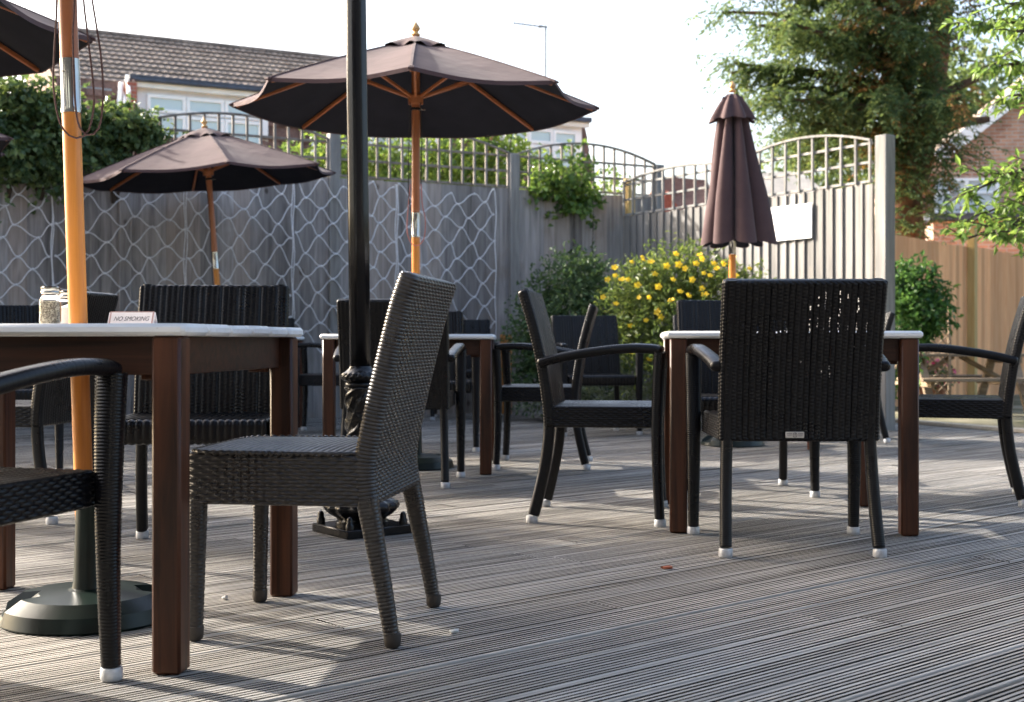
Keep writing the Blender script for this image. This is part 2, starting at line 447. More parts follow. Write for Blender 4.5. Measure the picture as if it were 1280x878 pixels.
DA = math.atan2(.652, .758)
ca, sa = math.cos(DA), math.sin(DA)
def to_deck(p): return np.array([p[0] * ca + p[1] * sa, -p[0] * sa + p[1] * ca])
POLY = [to_deck(p) for p in [(-9, -2), (9.56, -2), (2.95, 12.3), (1.7, 13.9), (-9, 8.25)]]
def clip_line(y):
    xs = []
    for i in range(len(POLY)):
        a, b = POLY[i], POLY[(i + 1) % len(POLY)]
        if (a[1] - y) * (b[1] - y) < 0:
            t = (y - a[1]) / (b[1] - a[1]); xs.append(a[0] + t * (b[0] - a[0]))
    return (min(xs), max(xs)) if len(xs) >= 2 else None
dk = MB(); dk_mi = []
BW, GAP, NG = 0.1400, 0.0090, 8
ys = [p[1] for p in POLY]
y = min(ys) + 0.08
while y < max(ys) - 0.08:
    cl = clip_line(y)
    if cl:
        xa = cl[0] - random.uniform(0, 3.0)
        x0 = cl[0]
        while x0 < cl[1]:
            ln = random.choice([3.0, 3.6, 4.2, 4.8])
            x1 = min(xa + ln, cl[1]); xa += ln
            if x1 <= x0 + 0.15:
                if x1 > x0: x0 = x1
                continue
            prof = [(-BW / 2, -0.028), (-BW / 2, -0.003), (-BW / 2 + 0.0012, 0)]
            pitch = (BW - 0.012) / NG
            for k in range(NG):
                c0 = -BW / 2 + 0.006 + pitch * (k + 0.5)
                gw = 0.0036 if 0 < k < NG - 1 else 0.0044
                prof += [(c0 - gw, 0), (c0 - gw * 0.8, -0.0095), (c0 + gw * 0.8, -0.0095), (c0 + gw, 0)]
            prof += [(BW / 2 - 0.0012, 0), (BW / 2, -0.003), (BW / 2, -0.028)]
            prof = np.array(prof)
            dz = random.uniform(-0.0022, 0.0008); ti = random.uniform(-0.012, 0.012); sk = random.uniform(-0.0015, 0.0015)
            ns_ = max(2, int((x1 - x0) / .30) + 1)
            V = np.zeros((ns_, len(prof), 3)); wy = np.zeros(len(prof)); wz = np.zeros(len(prof))
            for e, xx in enumerate(np.linspace(x0 + .002, x1 - .002, ns_)):
                wy = wy * .7 + np.repeat(rng.normal(0, .00012, len(prof) // 2 + 1), 2)[:len(prof)]
                wz = wz * .7 + rng.normal(0, .00022, len(prof))
                V[e, :, 0] = xx; V[e, :, 1] = y + prof[:, 0] + wy + sk * (2 * e / (ns_ - 1) - 1); V[e, :, 2] = prof[:, 1] + dz + prof[:, 0] * ti + wz
            dk.grid(V[:, ::-1])
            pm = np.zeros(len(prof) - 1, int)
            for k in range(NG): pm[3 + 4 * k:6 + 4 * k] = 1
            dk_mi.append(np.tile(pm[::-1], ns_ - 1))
            x0 = x1
    y += BW + GAP
deck = dk.build('deck', M['deck'], smooth=False); deck.rotation_euler = (0, 0, DA)
M['groove_dirt_shade'] = simple('groove_dirt_shade', (0.018, 0.017, 0.014), 0.95, 0, 0.5, 5, 0.1)  # groove floors and walls darkened for dirt and for the shade inside them
deck.data.materials.append(M['groove_dirt_shade'])
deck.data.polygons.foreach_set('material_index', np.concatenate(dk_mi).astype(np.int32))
tag(deck, kind='structure')
# near-black sheet painting in the shade below the board gaps
u = MB()
pts = [(-9, -2), (9.56, -2), (2.95, 12.3), (1.7, 13.9), (-9, 8.25)]
u.add([(p[0], p[1], -.05) for p in pts], [[0, 1, 2, 3, 4]])
M['gap_shade_dark'] = simple('gap_shade', (0.02, 0.018, 0.016), 0.9)
tag(u.build('gap_shade_sheet', M['gap_shade_dark'], smooth=False), kind='structure')
# pale edging board on the far right side of the deck
e = MB(); a = Vector((2.62, 12.95, 0.015)); b = Vector((6.2, 5.3, 0.015))
e.bar(a, b, .12, .03, .004)
tag(e.build('deck_edging', M['pale_timber']), 'pale timber edging strip along the far right edge of the deck', 'edging')

# ------------------------------------------------------------------ woven sweep
def rrect(w, t, r, n):
    """rounded rectangle: points, normals, arc-length; n samples, centred, ccw"""
    r = min(r, w / 2 - 1e-5, t / 2 - 1e-5)
    segs = [w - 2 * r, PI * r / 2, t - 2 * r, PI * r / 2] * 2
    L = sum(segs); u = np.linspace(0, L, n, endpoint=False)
    P = np.zeros((n, 2)); Nn = np.zeros((n, 2))
    for i, s in enumerate(u):
        k = 0
        while s > segs[k] + 1e-12: s -= segs[k]; k += 1
        if k % 2 == 0:
            c = [(-w / 2 + r + s, -t / 2), (w / 2, -t / 2 + r + s), (w / 2 - r - s, t / 2), (-w / 2, t / 2 - r - s)][k // 2]
            nn = [(0, -1), (1, 0), (0, 1), (-1, 0)][k // 2]
        else:
            a0 = [-PI / 2, 0, PI / 2, PI][k // 2] + s / r
            cc = [(w / 2 - r, -t / 2 + r), (w / 2 - r, t / 2 - r), (-w / 2 + r, t / 2 - r), (-w / 2 + r, -t / 2 + r)][k // 2]
            nn = (math.cos(a0), math.sin(a0)); c = (cc[0] + r * nn[0], cc[1] + r * nn[1])
        P[i] = c; Nn[i] = nn
    return P, Nn, u, L
def resample(pts, step, smooth=True):
    P = np.array(pts, float)
    if smooth:      # catmull-rom
        Q = [P[0]]
        E = np.vstack([2 * P[0] - P[1], P, 2 * P[-1] - P[-2]])
        for i in range(1, len(E) - 2):
            p0, p1, p2, p3 = E[i - 1], E[i], E[i + 1], E[i + 2]
            for t in np.linspace(0, 1, 13)[1:]:
                Q.append(0.5 * (2 * p1 + (p2 - p0) * t + (2 * p0 - 5 * p1 + 4 * p2 - p3) * t * t + (3 * p1 - p0 - 3 * p2 + p3) * t ** 3))
        P = np.array(Q)
    d = np.r_[0, np.cumsum(np.linalg.norm(np.diff(P, axis=0), axis=1))]
    n = max(3, int(round(d[-1] / step)) + 1)
    s = np.linspace(0, d[-1], n)
    return np.stack([np.interp(s, d, P[:, k]) for k in range(P.shape[1])], 1), s
def sweep(mb, P, s, E1, E2, w, t, r, nring, h=None, keep=None, endround=0.0, wfn=None):
    """P (S,3) path, E1/E2 (S,3) frame; ring w along E1, t along E2"""
    S = len(P); V = np.zeros((S, nring, 3)); cache = {}
    for i in range(S):
        ww, tt = (w, t) if wfn is None else wfn(s[i])
        k = 1.0; off = 0
        if endround > 0:
            de = min(s[i], s[-1] - s[i])
            if de < endround:
                off = endround - math.sqrt(max(0, endround ** 2 - (endround - de) ** 2))
        key = (round(ww - 1.8 * off, 6), round(max(tt - 1.8 * off, 0.004), 6))
        if key not in cache: cache[key] = rrect(key[0], key[1], r, nring)
        p, nn, uu, L = cache[key]
        hh = h(uu, s[i], L) if h else 0
        q = p + nn * np.asarray(hh).reshape(-1, 1) if h else p
        V[i] = P[i] + q[:, :1] * E1[i] + q[:, 1:] * E2[i]
    kp = keep(V) if keep is not None else None
    mb.grid(V, True, True, kp)
    return V
def frame_yz(P):
    T = nrm(np.gradient(P, axis=0)); E1 = np.tile(np.array([1.0, 0, 0]), (len(P), 1)); E2 = np.cross(T, E1)
    return E1, E2
def plain_weave(p, q, rib, mod):
    def h(u, v, L):
        n = max(1, round(L / (2 * p))) * 2
        pp = L / n
        a = np.sin(PI * u / pp); b = math.sin(PI * v / q)
        return rib * np.abs(a) ** 0.7 + mod * a * b - rib * 0.6
    return h
def basket_weave(p, q, A, k=.5, edges=()):
    def h(u, v, L):
        n = max(1, round(L / (2 * p))) * 2
        pp = L / n
        j = math.floor(v / q); t = v / q - j
        pr = math.sqrt(max(0.0, 1 - (2 * t - 1) ** 2))
        o = A * pr * (1 - k + k * np.clip(np.cos(PI * (u / pp + j)) * 1.35, -1, 1)) - A * 0.4
        for lo, hi in edges: o = np.where((u > lo) & (u < hi), A * .5 * pr - A * .25, o)
        return o
    return h
def wrap_ring(q, A):
    def h(u, v, L):
        t = v / q - math.floor(v / q)
        return np.full(len(u), A * math.sqrt(max(0, 1 - (2 * t - 1) ** 2)) - A * .6)
    return h

# ------------------------------------------------------------------ black armchair
REAR = [(-.252, 0), (-.222, .12), (-.196, .25), (-.184, .37), (-.190, .47), (-.212, .62), (-.246, .77), (-.288, .915)]
def rear_curve():
    P, s = resample(REAR, 0.0025)
    return np.stack([np.zeros(len(P)), P[:, 0], P[:, 1]], 1), s
def make_backrest(holes=False):
    P, s = resample(REAR, 0.0021)
    m = P[:, 1] >= 0.375
    P = P[m]; P = np.stack([np.zeros(len(P)), P[:, 0], P[:, 1]], 1)
    s = np.r_[0, np.cumsum(np.linalg.norm(np.diff(P, axis=0), axis=1))]
    E1, E2 = frame_yz(P)
    mb = MB()
    keep = None
    nr = 208
    if holes:
        nr = 520
        hr = np.random.default_rng(5)
        H = []      # (x centre, z0, z1) of snapped strands: narrow vertical slits
        for (x, za, zb) in [(-.197, .745, .765), (-.15, .742, .765), (-.098, .735, .785), (-.088, .742, .785), (-.076, .745, .78), (-.063, .74, .785), (-.054, .745, .775),
                            (.02, .80, .835), (.02, .742, .79), (.045, .745, .79), (.045, .83, .872), (.067, .82, .88), (.067, .745, .77), (.085, .745, .79),
                            (.115, .79, .88), (.115, .745, .775), (.147, .745, .77), (.175, .81, .86), (.175, .745, .775), (.208, .745, .775), (.14, .855, .885),
                            (.093, .66, .70), (.02, .60, .615), (-.003, .635, .645), (.065, .595, .615), (.093, .595, .63), (.17, .695, .702), (-.01, .70, .704), (.208, .69, .70)]:
            for k in range(int((zb - za) / 0.0085) + 1):
                if hr.random() < 0.70: H.append((x + hr.normal(0, .0012), za + k * 0.0085, hr.uniform(.0020, .0036)))
        def keep(V):
            C = (V[:-1] + V[1:] + np.roll(V, -1, 1)[:-1] + np.roll(V, -1, 1)[1:]) / 4
            k = np.ones(C.shape[:2], bool); front = C[..., 1] > C[..., 1].mean(1, keepdims=True)
            for (x, z, hz) in H:
                k &= ~((np.abs(C[..., 0] - x) < np.where(front, .012, .0019)) & (np.abs(C[..., 2] - z) < np.where(front, hz + .002, hz)))
            return k
    sweep(mb, P, s, E1, E2, .538, .040, .016, nr, plain_weave(.0205, .0062, .0055, .0009), keep, endround=.012)
    return mb
def taper_leg(P, s, E1, E2, w0, w1, t0, t1, nr=14, q=.0075, A=.0016):
    mb = MB(); L = s[-1]
    sweep(mb, P, s, E1, E2, w0, t0, .014, nr, wrap_ring(q, A), wfn=lambda v: (w0 + (w1 - w0) * v / L, t0 + (t1 - t0) * v / L), )
    return mb
ARMPATH = lambda sx: [(sx * .272, -.225, .626), (sx * .281, -.13, .650), (sx * .291, 0.0, .672), (sx * .295, .12, .684), (sx * .295, .215, .682), (sx * .295, .258, .672)]
def make_armchair(name='wicker_armchair'):
    root = empty(name)
    make_backrest().build('backrest', M['black_wicker'], root, ang=60)
    # seat: ribs run front to back
    mb = MB(); nx = 22
    xs = np.linspace(-.262, .262, nx * 5 + 1)
    P = np.stack([xs, np.full_like(xs, .035), np.full_like(xs, .417)], 1)
    E1 = np.tile(np.array([0, 1.0, 0]), (len(xs), 1)); E2 = np.tile(np.array([0, 0, 1.0]), (len(xs), 1))
    pitch = .524 / nx
    def h(u, v, L):
        return np.full(len(u), .004 * abs(math.sin(PI * v / pitch)) ** .7 - .003) + .0007 * np.sin(PI * u / .008) * math.sin(PI * v / pitch)
    sweep(mb, P, xs + .262, E1, E2, .44, .082, .022, 130, h, endround=.012)
    for sx in (-1, 1):
        yy = np.linspace(-.172, .242, 110); zz = np.linspace(.380, .454, 56)
        YY, ZZ = np.meshgrid(yy, zz)
        j = np.floor((ZZ - .38) / .0085); t = (ZZ - .38) / .0085 - j
        hh = np.sqrt(np.clip(1 - (2 * t - 1) ** 2, 0, 1)) * (.55 + .45 * np.cos(PI * (YY / .019 + j))) * .004
        XX = sx * (.2625 + hh)
        G = np.stack([XX, YY, ZZ], -1)
        mb.grid(G if sx < 0 else G[:, ::-1])
    mb.build('seat', M['black_wicker'], root, ang=60)
    for sx in (-1, 1):
        Q, s = resample(REAR, .0025)
        P = np.stack([np.full(len(Q), sx * .240), Q[:, 0], Q[:, 1]], 1)
        P[:, 0] += sx * .014 * np.clip(1 - P[:, 2] / .38, 0, 1)
        m = P[:, 2] >= .03
        P = P[m]; s = s[m] - s[m][0]
        E1, E2 = frame_yz(P)
        lg = taper_leg(P, s, E1, E2, .038, .036, .046, .040).build('leg', M['black_wicker'], root, ang=60)
        c = MB(); c.lathe([(.0215, 0), (.0235, .004), (.0232, .024), (.0215, .028)], 14, (sx * .254, -.251, 0)); c.build('foot_cap', M['cap'], lg)
        zz = np.arange(.03, .672, .0025)
        P = np.stack([np.full_like(zz, sx * .295), .250 - .012 * np.sin(zz / .67 * PI), zz], 1)
        E1, E2 = frame_yz(P)
        lg = taper_leg(P, zz - .03, E1, E2, .038, .060, .038, .050).build('leg', M['black_wicker'], root, ang=60)
        c = MB(); c.lathe([(.0215, 0), (.0235, .004), (.0232, .024), (.0215, .028)], 14, (sx * .295, .25, 0)); c.build('foot_cap', M['cap'], lg)
        # arm, rolling over into the front leg
        Q, s = resample(ARMPATH(sx), .0025)
        T = nrm(np.gradient(Q, axis=0)); E1 = nrm(np.cross(T, np.array([0, 0, 1.0]))); E2 = np.cross(E1, T)
        mb = MB(); sweep(mb, Q, s, E1, E2, .054, .036, .0165, 22, wrap_ring(.006, .0007), endround=.014)
        mb.build('armrest', M['black_wicker'], root, ang=60)
    return root

# ------------------------------------------------------------------ brown side chair
def make_side_chair():
    root = empty('wicker_side_chair')
    CUR = [(-.243, 0), (-.222, .12), (-.194, .26), (-.172, .40), (-.190, .52), (-.222, .66), (-.255, .79), (-.283, .872)]
    q = .0088
    Q, s = resample(CUR, q / 5); m = Q[:, 1] > .325
    P = np.stack([np.zeros(m.sum()), Q[m, 0], Q[m, 1]], 1); s2 = s[m] - s[m][0]
    P[:, 1] += 0
    E1, E2 = frame_yz(P)
    mb = MB(); V = sweep(mb, P, s2, E1, E2, .485, .050, .02, 340, basket_weave(.0185, q, .0056, .42, ((.437, .526), (.955, 1.04))), endround=.014)
    mb.build('backrest', M['brown_wicker'], root, ang=0)
    # seat apron, horizontal strands
    zz = np.arange(.325, .447, q / 5)
    P = np.stack([np.zeros_like(zz), np.full_like(zz, .042), zz], 1)
    E1 = np.tile(np.array([1.0, 0, 0]), (len(zz), 1)); E2 = np.tile(np.array([0, 1.0, 0]), (len(zz), 1))
    mb = MB(); sweep(mb, P, zz - .325, E1, E2, .482, .440, .022, 480, basket_weave(.0185, q, .0056, .42), endround=.010)
    apron = mb.build('seat_apron', M['brown_wicker'], root, ang=0)
    # seat top, bands run across
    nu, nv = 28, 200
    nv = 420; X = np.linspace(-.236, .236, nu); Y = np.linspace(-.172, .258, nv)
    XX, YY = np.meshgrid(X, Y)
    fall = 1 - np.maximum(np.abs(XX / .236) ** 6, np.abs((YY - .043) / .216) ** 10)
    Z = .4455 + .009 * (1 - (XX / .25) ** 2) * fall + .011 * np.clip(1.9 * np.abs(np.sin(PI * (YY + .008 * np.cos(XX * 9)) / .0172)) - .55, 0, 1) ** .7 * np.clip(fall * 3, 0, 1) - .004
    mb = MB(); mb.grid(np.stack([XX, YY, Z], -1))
    mb.build('seat_top', M['sheen_wicker'], root, ang=0)
    # braided edge
    mb = MB()
    edge = []
    for a in np.linspace(0, 2 * PI, 400, endpoint=False):
        c, sn = math.cos(a), math.sin(a)
        k = (abs(c) ** 8 + abs(sn) ** 8) ** (-1 / 8)
        edge.append((.241 * c * k, .042 + .220 * sn * k, .449 + .0015 * math.sin(a * 90)))
    mb.tube(edge + [edge[0]], [.0055 + .0016 * math.sin(i * 1.4) for i in range(401)], 7)
    mb.build('seat_braid', M['brown_wicker'], root, ang=0)
    for sx in (-1, 1):
        P3 = []
        m = (Q[:, 1] <= .345) & (Q[:, 1] >= .02)
        P = np.stack([np.full(m.sum(), sx * .222), Q[m, 0], Q[m, 1]], 1); s3 = s[m] - s[m][0]
        P[:, 0] += sx * .010 * np.clip(1 - P[:, 2] / .34, 0, 1)
        E1, E2 = frame_yz(P)
        mb = MB(); L = s3[-1]
        sweep(mb, P, s3, E1, E2, .04, .04, .015, 36, basket_weave(.012, q, .0017, .22), wfn=lambda v: (.036 + .008 * v / L, .034 + .016 * v / L))
        lg = mb.build('leg', M['brown_wicker'], root, ang=0)
        c = MB(); c.lathe([(.013, -.0), (.019, .006), (.0205, .02), (.0205, .034)], 16, (sx * .231, -.2405, 0)); c.build('foot_cap', M['brown_cap'], lg)
        zz = np.arange(.02, .345, q / 5)
        P = np.stack([np.full_like(zz, sx * .220), .243 - .006 * zz / .34, zz], 1); P[:, 0] += sx * .006 * (1 - zz / .34)
        E1, E2 = frame_yz(P)
        mb = MB(); sweep(mb, P, zz - .02, E1, E2, .04, .04, .014, 36, basket_weave(.012, q, .0017, .22), wfn=lambda v: (.034 + .006 * v / .32, .034 + .006 * v / .32))
        lg = mb.build('leg', M['brown_wicker'], root, ang=0)
        c = MB(); c.lathe([(.013, -.0), (.019, .006), (.0205, .02), (.0205, .034)], 16, (sx * .226, .243, 0)); c.build('foot_cap', M['brown_cap'], lg)
    return root
bc = make_side_chair()
bc.location = (-.482, 3.24, 0); bc.rotation_euler = (0, 0, fz((-.989, .147)))
tag(bc, 'brown woven side chair without arms, turned sideways at the front of the deck', 'chair')

# armchairs: (centre, facing, label)
ARM = [
 ((.963, 4.48), (.01, 1), 'black woven armchair seen from behind with snapped strands letting light through its back'),
 ((.36, 5.245), (.99, -.13), 'black armchair in profile facing right, tucked up to the table with the frayed armchair'),
 ((-1.195, 2.535), (.27, .963), 'black armchair cropped at the lower left corner, its armrest rising before the near table'),
 ((-1.07, 4.40), (.06, -.998), 'black ribbed armchair facing the camera behind the near white table with the no smoking card'),
 ((-2.02, 5.275), (-.99, .1), 'black armchair turned away to the left, half hidden behind the near orange pole'),
 ((-2.80, 6.95), (.45, -.9), 'black armchair back seen at the left edge behind the salt and pepper jars'),
 ((-.57, 6.47), (.03, 1), 'black armchair with its back to us, behind the iron post and the brown chair'),
 ((-.56, 8.45), (.15, -.99), 'black armchair on the far side of the middle table, mostly hidden by the brown chair'),
 ((.185, 7.375), (-.997, .085), 'black armchair in profile facing left, pulled in to the right of the middle table'),
 ((-1.40, 9.95), (-1, -.05), 'black armchair facing left, glimpsed between the near table and the middle table'),
 ((-2.16, 11.0), (.1, -1), 'black armchair by the netted fence, only its top edge showing past the ribbed armchair'),
 ((.63, 9.9), (.2, -.98), 'black armchair facing the camera in front of the dark shrub and yellow flowers'),
 ((1.09, 6.10), (0, -1), 'black armchair facing the camera directly behind the table of the frayed armchair'),
 ((2.05, 5.84), (-.95, .32), 'black armchair cut off by the right edge of the picture, facing left to the table'),
 ((2.42, 9.3), (-1, .1), 'black armchair far behind, its leaning back showing beside the pale fence end post'),
 ((1.53, 9.75), (0, -1), 'farthest black armchair under the closed parasol, its back edge beside the yellow flowers'),
 ((-.45, 11.85), (.1, -1), 'black armchair against the back fence beyond the middle table'),
]
proto = make_armchair()
chairs = []
for i, (c, f, lab) in enumerate(ARM):
    o = proto if i == 0 else copy_tree(proto)
    o.location = (c[0], c[1], 0); o.rotation_euler = (0, 0, fz(f))
    if i == 2: o.scale = (1, 1, .965)
    tag(o, lab, 'chair', 'black woven armchairs')
    chairs.append(o)
# damaged back on the nearest one + its metal plate
c0 = chairs[0]
old = [ch for ch in c0.children if ch.name.startswith('backrest')][0]
hb = make_backrest(True).build('backrest_frayed', M['black_wicker'], None, ang=60)
old.data = hb.data; bpy.data.objects.remove(hb)
old['label'] = 'frayed woven backrest with small holes'
pl = MB(); pl.box((-.017, -.2085, .400), (.062, .004, .021), .001)
plo = pl.build('maker_plate', M['plate'], c0)
em = MB()
a = np.linspace(0, 2 * PI, 20)
em.tube([(-.017 + .0065 * math.cos(t), -.2112, .400 + .0075 * math.sin(t)) for t in a], .0012, 6)
em.box((-.017, -.2112, .4005), (.003, .001, .008)); em.box((-.0155, -.2114, .4035), (.005, .001, .0025))
for sx in (-1, 1):
    em.box((-.017 + sx * .0185, -.2109, .4035), (.018, .001, .0025))
    em.box((-.017 + sx * .0185, -.2109, .3975), (.016, .001, .0012))
em.build('emblem', M['ink'], plo)

# ------------------------------------------------------------------ tables
def make_table():
    root = empty('garden_table')
    mb = MB(); n = 6; wd = .93 / n
    rr = random.Random(3)
    for k in range(n):
        yc = -.465 + wd * (k + .5)
        jx = rr.uniform(-.2, .3)
        mb.box((0, yc, .7375 + rr.uniform(-.001, .001)), (.93, wd - .0025, .026), .008)
    mb.build('tabletop', M['whitetop'], root)
    for s in (-1, 1):
        ap = MB(); ap.box((0, s * .405, .681), (.772, .025, .084), .002); ap.build('apron', M['mahogany_x'], root)
        ap = MB(); ap.box((s * .405, 0, .681), (.025, .772, .084), .002); ap.build('apron', M['mahogany_x'], root)
    for sx in (-1, 1):
        for sy in (-1, 1):
            l = MB(); l.box((sx * .42, sy * .42, .362), (.064, .064, .724), .006)
            # corner block under the apron
            l.box((sx * .362, sy * .372, .652), (.05, .028, .05), .002)
            l.build('leg', M['mahogany'], root)
    return root
t0 = make_table()
TAB = [
 ((-1.105, 3.225), (.113, .994), 'near white-topped table with mahogany legs carrying the salt jars and the no smoking card'),
 ((-.56, 7.28), (0, 1), 'white-topped table in the middle under the tall open parasol, behind the brown chair'),
 ((1.078, 5.165), (.09, .996), 'white-topped mahogany table on the right behind the frayed armchair'),
 ((-2.3, 10.3), (.31, .951), 'far white-topped table by the netted fence, only a corner showing past the near table'),
 ((1.55, 8.8), (0, 1), 'white-topped table under the closed parasol, hidden behind the right table'),
]
for i, (c, f, lab) in enumerate(TAB):
    o = t0 if i == 0 else copy_tree(t0)
    o.location = (c[0], c[1], 0); o.rotation_euler = (0, 0, fz(f))
    tag(o, lab, 'table', 'white-topped garden tables')

# ------------------------------------------------------------------ parasols
def gore_surface(rf, zf, nr=14, nper=8, sag=.03, edge=.0, rot=0):
    """8 gores; rf: list of radii fractions -> (r,z) along a rib"""
    na = 8 * nper
    V = np.zeros((nr, na, 3))
    for i in range(nr):
        t = i / (nr - 1)
        r, z = rf(t), zf(t)
        for j in range(na):
            a = 2 * PI * j / na; k = (j % nper) / nper
            am = PI / 4
            fl = math.cos(am / 2) / math.cos((k - .5) * am)       # straight chords between ribs
            rr = r * (fl * (1 - edge * math.sin(PI * k) * t))
            V[i, j] = (rr * math.cos(a + rot), rr * math.sin(a + rot), z - sag * math.sin(PI * k) * t * (1 - .55 * t) * 1.6)
    return V
def shell(V, th=.0035):
    out = MB(); S, A = V.shape[:2]
    out.grid(V, True)
    return out
def make_base(parent):
    mb = MB()
    prof = [(.0, .0), (.214, 0), (.217, .006), (.208, .040), (.168, .066), (.120, .070), (.05, .075), (.040, .079), (.036, .10), (.029, .33), (.027, .345), (.0235, .347)]
    n = 96; a = np.linspace(0, 2 * PI, n, endpoint=False)
    V = np.zeros((len(prof), n, 3))
    for i, (r, z) in enumerate(prof):
        for j in range(n):
            rr, zz = r, z
            d1 = abs((a[j] - R(20) + PI) % (2 * PI) - PI); d2 = abs((a[j] - R(200) + PI) % (2 * PI) - PI)
            if min(d1, d2) < R(17) and .12 < r < .21: zz = z * .42 + .006
            V[i, j] = (rr * math.cos(a[j]), rr * math.sin(a[j]), zz)
    mb.grid(V, True)
    return mb.build('base', M['green_plastic'], parent, ang=14)
def make_parasol():
    root = empty('parasol')
    base = make_base(root)
    mb = MB(); mb.tube([(0, 0, z) for z in (.06, .5, 1.0, 1.31)], .0235, 20); lo = mb.build('pole', M['pole_orange'], root)
    mb = MB(); mb.tube([(0, 0, z) for z in (1.44, 1.8, 2.2, 2.44)], .0235, 20); mb.build('pole', M['pole_red'], root)
    mb = MB(); mb.lathe([(.0235, 1.30), (.0255, 1.301), (.0255, 1.318), (.0248, 1.32), (.0248, 1.44), (.0235, 1.441)], 24)
    mb.lathe([(.003, -.001), (.003, .001)], 8, (-.01, -.0252, 1.405))
    mb.build('steel_sleeve', M['steel'], root)
    mb = MB(); mb.lathe([(0.0000, 2.4400), (0.0234, 2.4433), (0.0265, 2.4499), (0.0156, 2.4598), (0.0133, 2.4651), (0.0234, 2.4763), (0.0250, 2.4875), (0.0172, 2.5027), (0.0070, 2.5139), (0.0055, 2.5232), (0.0000, 2.5271)], 20)
    mb.build('finial', M['finial'], root)
    rot = R(-87)
    Rr = 1.03
    zf = lambda t: 2.405 - .355 * (t ** 1.12)
    V = gore_surface(lambda t: .03 + (Rr - .03) * t, zf, 16, 10, .035, .035, rot)
    mb = MB(); mb.grid(V, True)
    # hem band hanging slightly, and rib-end pockets
    hem = np.stack([V[-1], V[-1] * np.array([1.003, 1.003, 1]) + np.array([0, 0, -.022])]); mb.grid(hem, True)
    for k in range(8):
        a = rot + k * PI / 4
        d = Vector((math.cos(a), math.sin(a), 0)); p = d * 1.0; 
        mb.bar((p.x, p.y, 2.058), (d.x * 1.045, d.y * 1.045, 2.038), .036, .012, .004)
    for k in range(8):
        a = rot + k * PI / 4; cs, sn = math.cos(a), math.sin(a)
        for i in range(12):
            ra, rb_ = .2 + .83 * i / 12, .2 + .83 * (i + 1) / 12
            mb.bar((ra * cs, ra * sn, zf((ra - .03) / 1.0) + .0015), (rb_ * cs, rb_ * sn, zf((rb_ - .03) / 1.0) + .0015), .013, .004)
    can = mb.build('canopy', M['fabric'], root, ang=30)
    mb = MB(); W2 = V.copy(); W2[..., 2] -= .006; W2[-1, :, 2] -= .010; mb.grid(W2, True); mb.build('shaded_underside', M['shaded_underside'], can, ang=30)
    V = gore_surface(lambda t: .02 + .215 * t, lambda t: 2.437 - .078 * t ** 1.1, 6, 10, .0, .10, rot)
    V[-1, :, 2] += .012 * np.sin(np.arange(80) * .9); V[-1, :, 2] -= .004
    mb = MB(); mb.grid(V, True); V2 = V.copy(); V2[..., 2] -= .004; mb.grid(V2, True); mb.build('vent', M['fabric'], can, ang=30)
    for k in range(8):
        a = rot + k * PI / 4; d = Vector((math.cos(a), math.sin(a), 0))
        mb = MB(); mb.bar((d.x * .03, d.y * .03, 2.374), (d.x * .5, d.y * .5, zf(.48) - .024), .016, .022, .003)
        mb.bar((d.x * .5, d.y * .5, zf(.48) - .024), (d.x * 1.01, d.y * 1.01, 2.036), .016, .022, .003)
        rb = mb.build('rib', M['pole_red'], root)
        mb = MB(); mb.bar((d.x * .035, d.y * .035, 2.095), (d.x * .43, d.y * .43, zf(.41) - .032), .014, .018, .003)
        mb.build('strut', M['pole_red'], rb)
    mb = MB(); mb.lathe([(.0235, 2.05), (.042, 2.055), (.044, 2.10), (.030, 2.115), (.0235, 2.118)], 16); mb.build('runner', M['pole_red'], root)
    mb = MB(); mb.lathe([(.0235, 2.345), (.040, 2.35), (.042, 2.392), (.0235, 2.396)], 16); mb.build('top_hub', M['pole_red'], root)
    mb = MB(); mb.lathe([(.0235, 2.018), (.027, 2.02), (.027, 2.034), (.0235, 2.036)], 16); mb.tube([(-.01, 0, 2.026), (.055, -.01, 2.022)], .003, 6); mb.build('pin', M['steel'], root)
    return root
def loops(parent, m, specs, r=.0032, name='cord'):
    mb = MB()
    for pts in specs:
        Q, s = resample(pts, .02); mb.tube(Q, r, 6)
    return mb.build(name, m, parent)
ph = make_parasol()
def lean(o, ex, ey):
    o.rotation_euler = (ex, ey, o.rotation_euler[2])
    for ch in o.children:
        if ch.name.startswith('base'):
            ch.rotation_mode = 'QUATERNION'
            ch.rotation_quaternion = o.rotation_euler.to_quaternion().inverted() @ Euler((0, 0, o.rotation_euler[2])).to_quaternion()
            for c2 in ch.children: pass
PAR = [
 ((-1.093, 3.30), 0, (0, -R(1.9)), 'parasol on the thick orange pole through the near table, its canopy above the picture'),
 ((-.545, 7.25), 0, (0, 0), 'tall open brown parasol at the centre with eight timber ribs, over the middle table'),
 ((-2.30, 10.4), R(18), (R(1.0), -R(4.6)), 'lower open brown parasol on a leaning pole before the netted fence'),
 ((-2.85, 5.40), R(10), (0, 0), 'dark parasol canopy entering at the upper left corner behind the near pole'),
 ((-4.32, 8.35), R(0), (0, 0), 'parasol showing only a rib tip at the left edge in front of the ivy'),
]
paras = []
for i, (c, rz, ln, lab) in enumerate(PAR):
    o = ph if i == 0 else copy_tree(ph)
    o.location = (c[0], c[1], 0); o.rotation_euler = (0, 0, rz); lean(o, *ln)
    tag(o, lab, 'parasol', 'open brown parasols'); paras.append(o)
